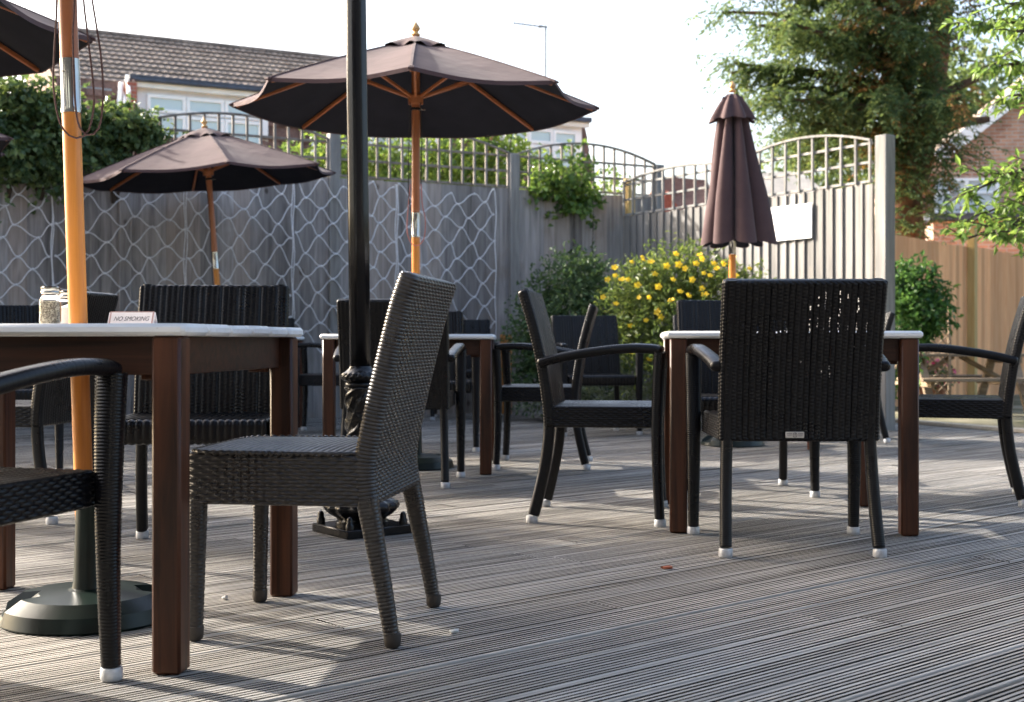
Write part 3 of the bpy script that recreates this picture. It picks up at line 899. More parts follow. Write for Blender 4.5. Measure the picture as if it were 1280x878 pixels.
# cords on the near pole (they differ, so each parasol gets its own)
loops(paras[0], M['cord'], [
 [(-0.0170, -.03, 1.95), (-0.0160, -.03, 1.62), (-0.0280, -.032, 1.45), (-0.0320, -.033, 1.36), (-0.0180, -.034, 1.27), (0.0140, -.034, 1.232), (0.0480, -.03, 1.243), (0.0660, -.028, 1.30), (0.0680, -.028, 1.37), (0.0580, -.03, 1.50), (0.0500, -.03, 1.62), (0.0480, -.03, 1.95)],
 [(0.0380, -.034, 1.95), (0.0300, -.034, 1.60), (0.0220, -.034, 1.50), (0.0215, -.034, 1.40), (0.0220, -.034, 1.33), (0.0300, -.035, 1.262), (0.0540, -.033, 1.236), (0.0810, -.03, 1.26), (0.0920, -.028, 1.34), (0.0900, -.028, 1.44), (0.0760, -.03, 1.56), (0.0620, -.03, 1.68), (0.0580, -.03, 1.95)]], .0026)
loops(paras[1], M['dark_cord'], [[(-.03, -.03, 2.06), (-.034, -.03, 1.9), (-.040, -.03, 1.6), (-.028, -.03, 1.45)], [(.03, -.03, 2.06), (.035, -.03, 1.85), (.032, -.03, 1.6)]], .003)
loops(paras[1], M['red_cord'], [[(-.028, -.03, 1.60), (-.042, -.03, 1.45), (-.046, -.03, 1.33), (-.02, -.03, 1.262), (.02, -.03, 1.255), (.05, -.03, 1.30), (.056, -.03, 1.40), (.04, -.03, 1.48), (.032, -.03, 1.6)]], .003)
loops(paras[2], M['dark_cord'], [[(-.03, -.03, 2.06), (-.02, -.03, 1.7), (-.035, -.03, 1.3), (-.03, -.03, 1.1), (0, -.03, 1.05)]], .003)

# closed parasol
cp = empty('closed_parasol', (1.515, 8.8, 0))
make_base(cp)
mb = MB(); mb.tube([(0, 0, z) for z in (.06, .6, 1.32)], .0235, 18); mb.build('pole', M['pole_orange'], cp)
mb = MB(); mb.lathe([(.0235, 1.31), (.0252, 1.312), (.0252, 1.44), (.0235, 1.441)], 18); mb.build('steel_sleeve', M['steel'], cp)
mb = MB(); mb.tube([(0, 0, z) for z in (1.44, 2.0, 2.40)], .0235, 18); mb.build('pole', M['pole_red'], cp)
mb = MB(); mb.lathe([(0.0000, 2.3900), (0.0234, 2.3933), (0.0265, 2.3999), (0.0156, 2.4098), (0.0133, 2.4151), (0.0234, 2.4263), (0.0234, 2.4375), (0.0172, 2.4494), (0.0070, 2.4606), (0.0000, 2.4659)], 20); mb.build('finial', M['finial'], cp, loc=(0, 0, .035))
na, ns = 160, 40
V = np.zeros((ns, na, 3))
fr = random.Random(4); amp = [fr.uniform(.70, 1.30) for _ in range(8)]; ph_ = [fr.uniform(-.6, .6) for _ in range(8)]
for i in range(ns):
    t = i / (ns - 1)
    for j in range(na):
        a = 2 * PI * j / na
        k = int(((a / (2 * PI) * 8 + .5) % 8)); loc = (a / (2 * PI) * 8 + .5) % 1 - .5
        Rm = .075 + .185 * t ** .85
        fold = math.cos(2 * PI * loc) * .5 + .5
        am = amp[k] + (amp[(k + (1 if loc > 0 else -1)) % 8] - amp[k]) * abs(loc); rr = Rm * (.40 + .60 * (fold ** .75) * (1 + (am - 1) * min(1, t * 1.6))) * (1 + .05 * math.sin(5 * t + 2.3 * k) * fold) * (1 - .04 * math.sin(3 * a))
        at = a + .30 * math.sin(2 * PI * loc * 1.0 + ph_[k]) * min(1, t * 1.4) * .6
        z = 2.385 - .99 * t - (.055 * (fold - .5) if t > .9 else .055 * (fold - .5) * (t / .9) ** 6) + (.02 if t > .9 else 0) * 0
        V[i, j] = (rr * math.cos(at + .3), rr * math.sin(at + .3), z)
mb = MB(); mb.grid(V, True)
cl = mb.build('canopy', M['fabric'], cp, ang=0)
V2 = V * np.array([.965, .965, 1]) + np.array([0, 0, .004]); mb = MB(); mb.grid(V2, True); mb.build('shaded_underside', M['shaded_underside'], cl, ang=0)
ns = 10; V = np.zeros((ns, na, 3))
for i in range(ns):
    t = i / (ns - 1)
    for j in range(na):
        a = 2 * PI * j / na; loc = (a / (2 * PI) * 8 + .5) % 1 - .5
        fold = math.cos(2 * PI * loc) * .5 + .5
        rr = (.035 + .128 * t ** .75) * (.76 + .30 * fold)
        V[i, j] = (rr * math.cos(a + .3), rr * math.sin(a + .3), 2.41 - .18 * t - .02 * (fold - .5) * t)
mb = MB(); mb.grid(V, True); mb.build('vent', M['fabric'], cl, ang=0)
tag(cp, 'closed brown parasol with folds of canvas gathered round its pole, by the pale fence', 'parasol')

# ------------------------------------------------------------------ iron post
ip = empty('iron_post', (-.56, 4.78, 0), R(8))
mb = MB(); mb.box((0, 0, .016), (.275, .275, .032), .004); bp = mb.build('base_plate', M['iron'], ip)
for sx in (-1, 1):
    for sy in (-1, 1):
        mb = MB(); mb.lathe([(.016, .032), (.016, .05), (.012, .055), (.012, .066), (.008, .076), (.0, .08)], 12, (sx * .112, sy * .112, 0)); mb.build('bolt', M['iron'], bp)
def flute(r, z, a):
    return r * (1 + .045 * np.cos(14 * a)) if .05 < z < .125 else np.full(len(a), r)
mb = MB(); mb.lathe([(.098, .032), (.100, .042), (.090, .05), (.092, .058), (.115, .072), (.132, .088), (.137, .100), (.130, .114), (.108, .122), (.092, .130), (.075, .15), (.062, .21)], 84, fn=flute)
mb.build('urn_base', M['iron'], ip, ang=50)
zz = np.arange(.20, .545, .006); nA = 72; aa = np.linspace(0, 2 * PI, nA, endpoint=False)
V = np.zeros((len(zz), nA, 3)); AA, ZZ = np.meshgrid(aa, zz)
rel = .052 + .0075 * np.maximum(0, np.sin(4 * AA + 3.2 * np.sin(ZZ * 42)) ) ** 1.5 * (np.abs(np.sin(ZZ * 21)) ** .5) + .003 * np.maximum(0, np.cos(9 * AA - ZZ * 90)) ** 3
V = np.stack([rel * np.cos(AA), rel * np.sin(AA), ZZ], -1)
mb = MB(); mb.grid(V, True, True); mb.build('ornate_shaft', M['iron'], ip, ang=0)
def braid(r, z, a):
    return r + (.004 * np.cos(18 * a + (z * 500)) if .568 < z < .596 else 0 * a)
mb = MB(); mb.lathe([(.052, .54), (.060, .548), (.058, .556), (.052, .562), (.062, .567), (.068, .574), (.071, .582), (.068, .590), (.062, .597), (.056, .600), (.044, .612), (.0405, .62)], 108, fn=braid)
mb.build('collar', M['iron'], ip, ang=60)
def facet(r, z, a): return r * (1 - .035 * (np.cos(8 * a) > .5))
mb = MB(); mb.lathe([(.0395, .60), (.039, 1.2), (.037, 2.4), (.034, 4.2)], 48, fn=lambda r, z, a: r * (1 + .022 * np.cos(8 * a)))
sh = mb.build('shaft', M['iron'], ip, ang=0)
mb = MB(); mb.lathe([(.034, 4.2), (.06, 4.22), (.06, 4.26), (.03, 4.30), (.05, 4.36), (.0, 4.42)], 32); mb.build('cap', M['iron'], ip)
ip.rotation_euler = (0, -R(.75), R(36))
tag(ip, 'black cast iron post with a braided collar and bolted square base behind the brown chair', 'post')

# ------------------------------------------------------------------ things on the near table
def jar(x, y, fill, lab):
    j = empty('seasoning_jar', (x, y, .7515))
    mb = MB(); prof = [(.0, .002), (.021, .0), (.0235, .004), (.0235, .058), (.021, .066), (.0175, .070), (.0175, .074), (.0, .0745)]
    def sq(r, z, a): return r * (np.abs(np.cos(a)) ** 6 + np.abs(np.sin(a)) ** 6) ** (-1 / 6) if r > .001 else np.full(len(a), r)
    mb.lathe(prof, 40, fn=sq, caps=False); mb.build('glass_body', M['clear'], j, ang=60)
    mb = MB(); mb.lathe([(.0, .004), (.020, .004), (.0212, .007), (.0212, .056 if fill is M['pepper'] else .05), (.0, .058)], 40, fn=sq, caps=False); mb.build('contents', fill, j, ang=60)
    mb = MB(); mb.lathe([(.0, .075), (.0215, .0752), (.0225, .077), (.0222, .081), (.021, .0825), (.0225, .0845), (.0222, .091), (.020, .093), (.0, .0935)], 32, caps=False); mb.build('lid', M['steel'], j)
    tag(j, lab, 'jar'); j.rotation_euler = (0, 0, .2)
jar(-1.118, 3.10, M['pepper'], 'small glass jar of ground pepper on the near table')
jar(-1.168, 3.37, M['salt'], 'small glass jar of white salt beside the near orange pole')
sg = empty('no_smoking_card', (-.925, 3.12, .7512), R(-8))
mb = MB()
a_ = R(22); hh = .031
for s in (-1, 1):
    mb.bar((0, s * hh * math.tan(a_), .0), (0, 0, hh), .118, .002, 0, up=(0, 1, 0))
card = mb.build('folded_card', M['paper'], sg, smooth=False)
fc = bpy.data.curves.new('lettering', 'FONT'); fc.body = 'NO SMOKING'; fc.size = .0165; fc.align_x = 'CENTER'; fc.align_y = 'CENTER'; fc.extrude = .0002; fc.shear = .3
fo = bpy.data.objects.new('lettering_curve', fc); COL.objects.link(fo)
dg = bpy.context.evaluated_depsgraph_get(); tm = bpy.data.meshes.new_from_object(fo.evaluated_get(dg)); bpy.data.objects.remove(fo)
tm.materials.append(M['ink']); to = bpy.data.objects.new('lettering', tm); COL.objects.link(to); to.parent = sg
to.rotation_euler = (PI / 2 - a_, 0, 0); to.location = (0, -hh * math.tan(a_) * .5 - .0014, hh * .5); to.scale = (.86, 1.0, 1)
mb = MB()
for s in (-1, 1): mb.box((s * .0545, 0, 0), (.004, .038, .0006))
for s in (-1, 1): mb.box((0, s * .0185, 0), (.112, .002, .0006))
bo = mb.build('border', M['pinkish'], sg, smooth=False); bo.rotation_euler = (PI / 2 - a_, 0, 0); bo.location = (0, -hh * math.tan(a_) * .5 - .0011, hh * .5)
tag(sg, 'folded card reading NO SMOKING standing on the near table', 'table sign')

# ------------------------------------------------------------------ fences
FL0 = np.array([0, 12.9]); FD = np.array([1, .53]) / math.hypot(1, .53); FN = np.array([FD[1], -FD[0]])
def boards(p0, p1, z0, z1, bw, th, mtl, parent, name='board_panel', thick_end=1, seed=0, jit=.006):
    """feather-edged upright boards between two plan points"""
    r = random.Random(seed); p0 = np.array(p0); p1 = np.array(p1)
    L = np.linalg.norm(p1 - p0); d = (p1 - p0) / L; n = np.array([d[1], -d[0]])
    k = int(round(L / bw)); bw = L / k
    mb = MB()
    for i in range(k):
        a = i * bw - .006; b = (i + 1) * bw + .008
        ta, tb = (.010, th) if thick_end > 0 else (th, .010)
        oa, ob = (0, .006) if thick_end > 0 else (.006, 0)
        zt = z1 + r.uniform(-jit, jit)
        A = p0 + d * a; B = p0 + d * b; wob = r.uniform(-.003, .003)
        q = [A + n * (oa + wob), B + n * (ob + wob), B + n * (ob + tb + wob), A + n * (oa + ta + wob)]
        V = [(x, y_, z0) for x, y_ in q] + [(x, y_, zt) for x, y_ in q]
        mb.add(V, [[3, 2, 1, 0], [4, 5, 6, 7], [0, 1, 5, 4], [1, 2, 6, 5], [2, 3, 7, 6], [3, 0, 4, 7]])
    return mb.build(name, mtl, parent, smooth=False)
def trellis(p0, p1, zb, side, mid, parent, mtl, vs=.125, hs=.155, w=.022, t=.020):
    p0 = np.array(p0); p1 = np.array(p1); L = np.linalg.norm(p1 - p0); d = (p1 - p0) / L; n = np.array([d[1], -d[0]])
    rot = (0, 0, math.atan2(d[1], d[0]))
    arch = lambda s: side + (mid - side) * (1 - (2 * s / L - 1) ** 2)
    mb = MB(); k = int(round(L / vs))
    for i in range(k + 1):
        s = min(max(i * L / k, w / 2), L - w / 2); c = p0 + d * s + n * .03
        h = arch(s); mb.box((c[0], c[1], zb + h / 2), (w, t, h), .002, rot)
    z = .015
    while z < mid - .03:
        # clip to the arch
        if z <= side: a, b = 0, L
        else:
            q = math.sqrt(max(0, 1 - (z - side) / (mid - side))); a, b = L / 2 * (1 - q), L / 2 * (1 + q)
        if b - a > .2:
            c = p0 + d * (a + b) / 2 + n * (.03 - t); mb.box((c[0], c[1], zb + z), (b - a, t - .001, w), .002, rot)
        z += hs
    m = 24
    for i in range(m):
        s0, s1 = L * i / m, L * (i + 1) / m
        A = p0 + d * s0 + n * .03; B = p0 + d * s1 + n * .03
        mb.bar((A[0], A[1], zb + arch(s0) + .006), (B[0], B[1], zb + arch(s1) + .006), .036, .018)
    return mb.build('trellis', mtl, parent, smooth=False)
def post(p, z0, z1, w, mtl, parent, rz):
    mb = MB(); mb.box((p[0], p[1], (z0 + z1) / 2), (w, w, z1 - z0), .006, (0, 0, rz)); return mb.build('post', mtl, parent)

bf = empty('back_fence', (0, 0, 0))
SP = [-7.63, -5.72, -3.815, -1.905, 0.0, 1.76]
frz = math.atan2(FD[1], FD[0])
for i in range(len(SP) - 1):
    A = FL0 + FD * (SP[i] + .05); B = FL0 + FD * (SP[i + 1] - .05)
    boards(A, B, -.1, 2.25, .152, .016, M['grey_fence'], bf, seed=i)
    trellis(A, B, 2.255, .34, .50, bf, M['trellis'])
for i, s in enumerate(SP):
    p = FL0 + FD * s + FN * .02
    post(p, -.1, 2.60 if i != 3 else 2.66, .10, M['post'] if i > 2 else M['grey_fence'], bf, frz)
tag(bf, 'long shaded grey board fence with arched trellis across the back of the deck', 'fence')

P0 = np.array([1.15, 13.25]); P1 = np.array([2.96, 10.37]); RD = (P1 - P0) / np.linalg.norm(P1 - P0)
rf = empty('side_fence', (0, 0, 0)); rrz = math.atan2(RD[1], RD[0]); RL = np.linalg.norm(P1 - P0)
PM = P0 + RD * RL * .5
for i, (A, B) in enumerate(((P0, PM), (PM, P1))):
    boards(A + RD * .03, B - RD * .03, -.1, 1.995, .108, .026, M['pale_fence'], rf, seed=20 + i)
    trellis(A + RD * .04, B - RD * .04, 2.0, .34, .41 if i == 0 else .46, rf, M['post'], vs=.165)
RNrm = np.array([RD[1], -RD[0]])
post(PM + RNrm * -.04, -.1, 2.36, .09, M['post'], rf, rrz)
post(P1 + RD * .08, -.1, 2.37, .115, M['post'], rf, rrz)
post(P0 - RD * .0 + RNrm * -.08, -.1, 2.40, .09, M['yellow_post'], rf, rrz)
tag(rf, 'sunlit pale closeboard fence with arched trellis on the right of the deck', 'fence')
# white board on it
sb = MB(); sA = P0 + RD * (RL * .645); sB = P0 + RD * (RL * .80)
cxy = (sA + sB) / 2 + RNrm * .045
sb.box((cxy[0], cxy[1], 1.745), (np.linalg.norm(sB - sA), .010, .30), .002, (0, 0, rrz))
tag(sb.build('blank_board', M['white_board']), 'blank white rectangular board fixed to the sunlit side fence', 'board')
# stub post
st = MB(); st.box((-.06, 12.62, .34), (.115, .10, .88), .006)
tag(st.build('timber_post', M['orange_post']), 'short orange timber post standing at the foot of the back fence', 'post')

brf = empty('boundary_fence', (0, 0, 0))
Q0 = np.array([4.4, 16.2]); Q1 = np.array([5.07, 17.0]); Q2 = np.array([6.85, 19.25]); Q3 = np.array([10.3, 23.6])
for i, (A, B) in enumerate(((Q0, Q2), (Q2, Q3))):
    boards(A, B, -.16, 2.13 + .02 * i, .14, .016, M['brown_fence'], brf, seed=40 + i)
dQ = (Q2 - Q0) / np.linalg.norm(Q2 - Q0)
post(Q2 + np.array([dQ[1], -dQ[0]]) * .07, -.16, 2.42, .12, M['yellow_post'], brf, math.atan2(dQ[1], dQ[0]))
tag(brf, 'brown timber boundary fence with one yellow post beyond the picnic table', 'fence')

# ------------------------------------------------------------------ rope nets
def rope_net(s0, s1, z0, z1, lab, seed):
    r = random.Random(seed); mb = MB()
    L = s1 - s0; H = z1 - z0
    nx = max(1, int(round(L / .262))); nz = int(round(H / .255)); dx = L / nx; dz = H / nz
    off = .088
    def node(i, j):      # i half steps across, j half steps up
        rr = random.Random(seed * 7919 + i * 131 + j)
        a = .038
        x = i * dx / 2 + (rr.uniform(-a, a) if 0 < i < 2 * nx else rr.uniform(-.012, .012)); z = j * dz / 2 + rr.uniform(-a, a)
        z += -.03 * math.sin(PI * i / (2 * nx)) * (j / (2 * nz))
        return x, z
    def P(x, z):
        p = FL0 + FD * (s0 + x) + FN * off
        return (p[0], p[1], z0 + z)
    for i in range(2 * nx):
        for j in range(2 * nz):
            if (i + j) % 2 == 0: a, b = (i, j), (i + 1, j + 1)
            else: a, b = (i, j + 1), (i + 1, j)
            A, B = node(*a), node(*b); pts = []
            sgn = 1 if B[1] > A[1] else -1
            for t in np.linspace(0, 1, 7):
                wv = .022 * math.sin(2 * PI * t)
                pts.append(P(A[0] + (B[0] - A[0]) * t, A[1] + (B[1] - A[1]) * t - sgn * wv * .62))
            mb.tube(pts, .0052, 5, False)
    for i in range(2 * nx + 1):
        for j in range(2 * nz + 1):
            if (i + j) % 2 == 0:
                x, z = node(i, j); c = P(x, z)
                mb.lathe([(.0, -.012), (.010, -.006), (.012, 0), (.010, .006), (.0, .012)], 6, c, caps=False)
    for sgn, i in ((0, 0), (1, 2 * nx)):
        pts = [P((i * dx / 2) + (-.012 if i == 0 else .012) + .008 * math.sin(k * 1.3 + seed), k * H / 14) for k in range(15)]
        mb.tube(pts, .0048, 5)
    o = mb.build('rope_net', M['rope'])
    tag(o, lab, 'net', 'white rope nets on the back fence')
def s_at(px):
    k = (px - 640) / FPX   # FL0 + FD s : X = .8835 s ; y = 12.9 + .468 s
    return 12.9 * k / (FD[0] - FD[1] * k)
NETS = [(-62, 61, 'white rope net panel on the fence at the far left edge, under the ivy'),
        (66, 226, 'white rope net panel on the fence behind the near orange pole'),
        (232, 360, 'white rope net panel on the fence behind the leaning parasol pole'),
        (365, 489, 'white rope net panel on the fence behind the iron post'),
        (494, 613, 'white rope net panel on the fence behind the centre parasol pole')]
for i, (a, b, lab) in enumerate(NETS): rope_net(s_at(a), s_at(b), .64, 2.21, lab, i + 1)

# ------------------------------------------------------------------ foliage
def leaves(mb, C, Dr, Nr, ln, wd, fold=.25):
    """C centres(base), Dr direction, Nr normal-ish; arrays"""
    n = len(C); Dr = nrm(Dr); S = nrm(np.cross(Dr, Nr)); U = np.cross(S, Dr)
    ln = np.broadcast_to(ln, (n,))[:, None]; wd = np.broadcast_to(wd, (n,))[:, None]
    a = C; t = C + Dr * ln - U * ln * .12; m1 = C + Dr * ln * .45 + S * wd * .5 + U * wd * fold; m2 = C + Dr * ln * .45 - S * wd * .5 + U * wd * fold
    V = np.stack([a, m1, t, m2], 1).reshape(-1, 3)
    i = np.arange(n)[:, None] * 4
    F = np.concatenate([i + np.array([0, 2, 1]), i + np.array([0, 3, 2])], 1).reshape(-1, 3)
    mb.add(V, F)
def lump(dirs, seed, amp=.3, f=3):
    r = np.random.default_rng(seed); o = np.zeros(len(dirs))
    for k in range(7):
        w = r.normal(0, f, 3); o += np.sin(dirs @ w + r.uniform(0, 6.28))
    return 1 + amp * o / 3.2
def blob(c, rad, n, seed, amp=.3, shell=.5, flat=0):
    r = np.random.default_rng(seed)
    d = nrm(r.normal(0, 1, (n, 3)))
    k = shell + (1 - shell) * r.random(n) ** .6
    P = d * (k * lump(d, seed + 1, amp))[:, None] * np.array(rad)
    return np.array(c) + P, d
def blob_leaves(mb, c, rad, n, seed, ln, wd, amp=.3, shell=.45, droop=.2, jitter=.9, zmin=None):
    r = np.random.default_rng(seed + 50)
    C, d = blob(c, rad, n, seed, amp, shell)
    if zmin is not None:
        k = C[:, 2] > zmin; C = C[k]; d = d[k]
    Dr = d * .6 + r.normal(0, jitter, C.shape) * .7 + np.array([0, 0, -droop])
    Nr = d * .7 + np.array([0, 0, .5]) + r.normal(0, .5, C.shape)
    sz = r.uniform(.65, 1.25, len(C))
    leaves(mb, C, Dr, Nr, ln * sz, wd * sz)
def sprigs(mb, c, rad, n, seed, ln, wd, length=.16, up=.4, m=7):
    r = np.random.default_rng(seed + 900)
    d = nrm(r.normal(0, 1, (n, 3)) + np.array([0, 0, up])); P = np.array(c) + d * np.array(rad) * .95
    C, D, Nn = [], [], []
    for i in range(n):
        L = length * r.uniform(.5, 1.5); dv = nrm(d[i] * .8 + r.normal(0, .5, 3) + np.array([0, 0, .2]))
        for k in range(m):
            t = k / (m - 1); C.append(P[i] + dv * L * t + np.array([0, 0, -.35 * L * t * t]))
            D.append(nrm(dv * .6 + r.normal(0, .7, 3))); Nn.append(np.array([0, 0, 1.0]) + r.normal(0, .5, 3))
    k = len(C); leaves(mb, np.array(C), np.array(D), np.array(Nn), ln * r.uniform(.6, 1.1, k), wd * r.uniform(.6, 1.1, k))
def stems(mb, c, tips, r0=.02, n=6):
    for t in tips:
        a = Vector(c); b = Vector(t); m = (a + b) / 2 + Vector((random.uniform(-.05, .05), random.uniform(-.05, .05), .05))
        Q, s = resample([tuple(a), tuple(m), tuple(b)], .08); mb.tube(Q, np.linspace(r0, r0 * .3, len(Q)), n)

# ivy on the left end of the back fence
iv = empty('ivy', (0, 0, 0)); mb = MB(); tw = MB()
for (px, py, rr, n, sd_) in [(-60, 175, (.5, .3, .55), 900, 1), (20, 170, (.42, .3, .48), 1300, 2), (60, 135, (.36, .28, .26), 700, 3), (75, 175, (.40, .3, .42), 1300, 4), (125, 165, (.36, .3, .34), 1100, 5),
                             (160, 160, (.28, .28, .24), 650, 6), (185, 165, (.20, .22, .17), 350, 7), (35, 205, (.3, .22, .24), 600, 9), (55, 225, (.10, .12, .16), 110, 10), (10, 110, (.3, .25, .18), 350, 11), (-20, 205, (.4, .25, .25), 600, 12)]:
    s = s_at(px); p = FL0 + FD * s + FN * .12; d = p[1]
    c = W(px, py + (6 if py < 180 else -14), d); rr = [v * .84 for v in rr]; blob_leaves(mb, c, [v * .9 for v in rr], int(n * 1.25), sd_ * 3, .064, .056, .5, .3, .5); sprigs(mb, c, rr, 26, sd_, .06, .052)
mb.build('foliage', M['ivy'], iv, smooth=False)
for px in (-40, 10, 50, 90, 140):
    s = s_at(px); p = FL0 + FD * s + FN * .05
    stems(tw, (p[0], p[1], 1.9), [(p[0] + random.uniform(-.3, .3), p[1] - .1, 2.5) for _ in range(3)], .014)
tw.build('stem', M['twig'], iv)
tag(iv, 'dark green ivy heaped over the top of the fence at upper left', 'ivy')
# creeper in the middle
cr = empty('creeper', (0, 0, 0)); mb = MB()
for (px, py, rr, n, sd_) in [(705, 235, (.30, .18, .20), 420, 1), (722, 250, (.22, .16, .16), 300, 2), (690, 222, (.22, .16, .16), 260, 3), (720, 205, (.16, .12, .16), 130, 4), (672, 240, (.16, .1, .07), 70, 5), (742, 240, (.1, .1, .1), 70, 6), (708, 262, (.1, .1, .08), 60, 7), (742, 276, (.05, .05, .04), 12, 8), (718, 318, (.03, .05, .12), 26, 9), (735, 322, (.03, .05, .14), 30, 10), (688, 276, (.03, .04, .03), 8, 11)]:
    s = s_at(px); p = FL0 + FD * s + FN * .10; c = W(px, py, p[1]); blob_leaves(mb, c, rr, int(n * .6), 200 + sd_ * 3, .070, .058, .55, .2, .4); sprigs(mb, c, rr, 8 if n > 100 else 1, 300 + sd_, .07, .055, .14)
mb.build('foliage', M['creeper'], cr, smooth=False)
tw = MB(); p = FL0 + FD * s_at(720) + FN * .06
stems(tw, (p[0], p[1], .4), [(p[0] - .05, p[1], 2.2), (p[0] + .15, p[1], 2.1), (p[0] - .2, p[1], 2.3)], .012); tw.build('stem', M['twig'], cr)
tag(cr, 'bright green creeper spilling over the fence between the parasol and the side fence', 'climbing plant')
# hedge beyond the trellis
def bush(name, label, cat, mtl, blobs, ln, wd, stem_c, stem_tips, seed, droop=.2, group=None, zmin=None):
    o = empty(name, (0, 0, 0)); mb = MB()
    for k, (c, rr, n) in enumerate(blobs): blob_leaves(mb, c, rr, n, seed + 13 * k, ln, wd, .42, .35, droop, zmin=zmin); sprigs(mb, c, rr, max(4, n // 45), seed + 31 * k, ln * .95, wd * .95, .15)
    mb.build('foliage', mtl, o, smooth=False)
    tw = MB(); stems(tw, stem_c, stem_tips, .02); tw.build('stem', M['twig'], o)
    tag(o, label, cat, group); return o
def hb_(px, py, d, rx, rz, n): 
    c = W(px, py, d); return (tuple(c), (rx, rx * .8, rz), n)
bush('hedge', 'yellow-green hedge seen through the trellis behind the centre parasol', 'hedge', M['hedge'],
     [hb_(450, 208, 15, .5, .42, 700), hb_(510, 212, 15.2, .5, .4, 700), hb_(560, 208, 15.4, .5, .42, 700), hb_(610, 212, 15.6, .45, .38, 600), hb_(655, 218, 15.8, .4, .35, 500), hb_(400, 210, 14.8, .5, .4, 600), hb_(520, 290, 15.2, 1.6, .5, 900), hb_(770, 232, 16.2, .3, .15, 100)],
     .10, .06, (-1.2, 15.3, -.1), [(-1.6, 15, 2.3), (-1, 15.3, 2.4), (-.3, 15.6, 2.4), (-.7, 15.4, 2.4)], 300)
bush('sapling', 'slender pale sapling rising above the trellis beside the white dormer', 'sapling', M['hedge'],
     [hb_(612, 172, 15.4, .16, .24, 90), hb_(640, 178, 15.5, .16, .2, 70), hb_(605, 190, 15.4, .2, .2, 90), hb_(580, 185, 15.4, .14, .14, 40)],
     .09, .05, (-.4, 15.4, -.1), [tuple(W(612, 160, 15.4)), tuple(W(640, 165, 15.5)), tuple(W(590, 185, 15.4))], 340)
# dark shrub
bush('dark_shrub', 'dense dark green shrub against the back fence left of the yellow flowers', 'shrub', M['shrub'],
     [hb_(715, 400, 11.6, .42, .55, 2400), hb_(690, 440, 11.5, .36, .42, 1700), hb_(672, 415, 11.7, .26, .36, 1000), hb_(668, 470, 11.5, .28, .3, 900), hb_(735, 335, 11.9, .2, .14, 350), hb_(745, 370, 11.7, .36, .28, 1000), hb_(705, 355, 11.8, .30, .22, 700), hb_(740, 450, 11.3, .45, .42, 1500), hb_(680, 390, 11.7, .2, .3, 400)],
     .050, .028, (.6, 11.7, -.05), [(.4, 11.6, 1.0), (.7, 11.7, 1.1), (.9, 11.6, 1.0)], 360)
# yellow flowered bush
fb = bush('flowering_bush', 'rounded bush covered in yellow flowers in front of the side fence', 'bush', M['hyper'],
     [hb_(825, 400, 10.9, .40, .46, 1900), hb_(865, 370, 11.0, .36, .36, 1500), hb_(800, 372, 10.9, .27, .28, 800), hb_(840, 345, 11.1, .34, .26, 1000), hb_(905, 385, 10.9, .30, .40, 1100), hb_(788, 420, 10.7, .24, .32, 600), hb_(850, 450, 10.6, .5, .4, 1500), hb_(930, 370, 11.0, .16, .26, 300)],
     .060, .024, (1.4, 11, -.05), [(1.2, 10.9, 1.0), (1.5, 11, 1.2), (1.8, 11, 1.0), (1.4, 10.8, 1.1)], 420, .0)
FLW = [(769, 345), (771, 380), (777, 350), (786, 350), (801, 322), (806, 326), (790, 328), (812, 372), (819, 343), (832, 333), (822, 359), (821, 390), (828, 397), (795, 357), (758, 350), (754, 372), (768, 335), (806, 401), (789, 408), (850, 331), (855, 336), (873, 319), (877, 324), (868, 330), (888, 345), (878, 342), (893, 330), (876, 361), (865, 350), (880, 369), (915, 322), (903, 330), (920, 345), (896, 336), (860, 370), (843, 350), (813, 328), (790, 440), (850, 365), (935, 336), (800, 372), (846, 318), (838, 376), (907, 352), (812, 450)]
fl = MB(); 
for k in range(5):
    a = k * 2 * PI / 5
    C = np.array([[0, 0, 0.0]]); Dv = np.array([[math.cos(a), math.sin(a), .25]])
    d_ = np.array([math.cos(a), math.sin(a), .30]); s_ = np.array([-math.sin(a), math.cos(a), 0])
    fl.add([d_ * .002, d_ * .018 + s_ * .015, d_ * .034 + s_ * .010 + np.array([0, 0, -.002]), d_ * .036 - s_ * .006, d_ * .02 - s_ * .014], [[0, 1, 2, 3, 4]])
fl.lathe([(.0, .016), (.006, .014), (.007, .008), (.004, .002)], 8)
fproto = fl.build('flower', M['petal'], fb, smooth=False)
for k, (px, py) in enumerate(FLW):
    o = fproto if k == 0 else fproto.copy()
    if k: COL.objects.link(o); o.parent = fb
    d = 10.52 - .10 * math.cos((px - 840) / 60) + abs(px - 840) * .0022 + (py < 345) * .12
    p = W(px + random.uniform(-2, 2), py, d); o.location = p
    o.rotation_euler = Euler((R(60 + random.uniform(-25, 20)), 0, R(random.uniform(-40, 40)))); s = random.uniform(.55, 1.0); o.scale = (s, s, s)
# low pale plants
bush('pale_ground_plant', 'low grey-green plant at the foot of the yellow flowering bush', 'plant', M['sage'],
     [hb_(775, 492, 10.9, .35, .16, 700), hb_(720, 495, 11.0, .25, .14, 400), hb_(815, 478, 10.7, .22, .24, 450), hb_(680, 500, 11.2, .2, .1, 200)],
     .05, .018, (.9, 10.9, -.05), [(.8, 10.9, .2), (1.0, 10.8, .25)], 460, -.2)
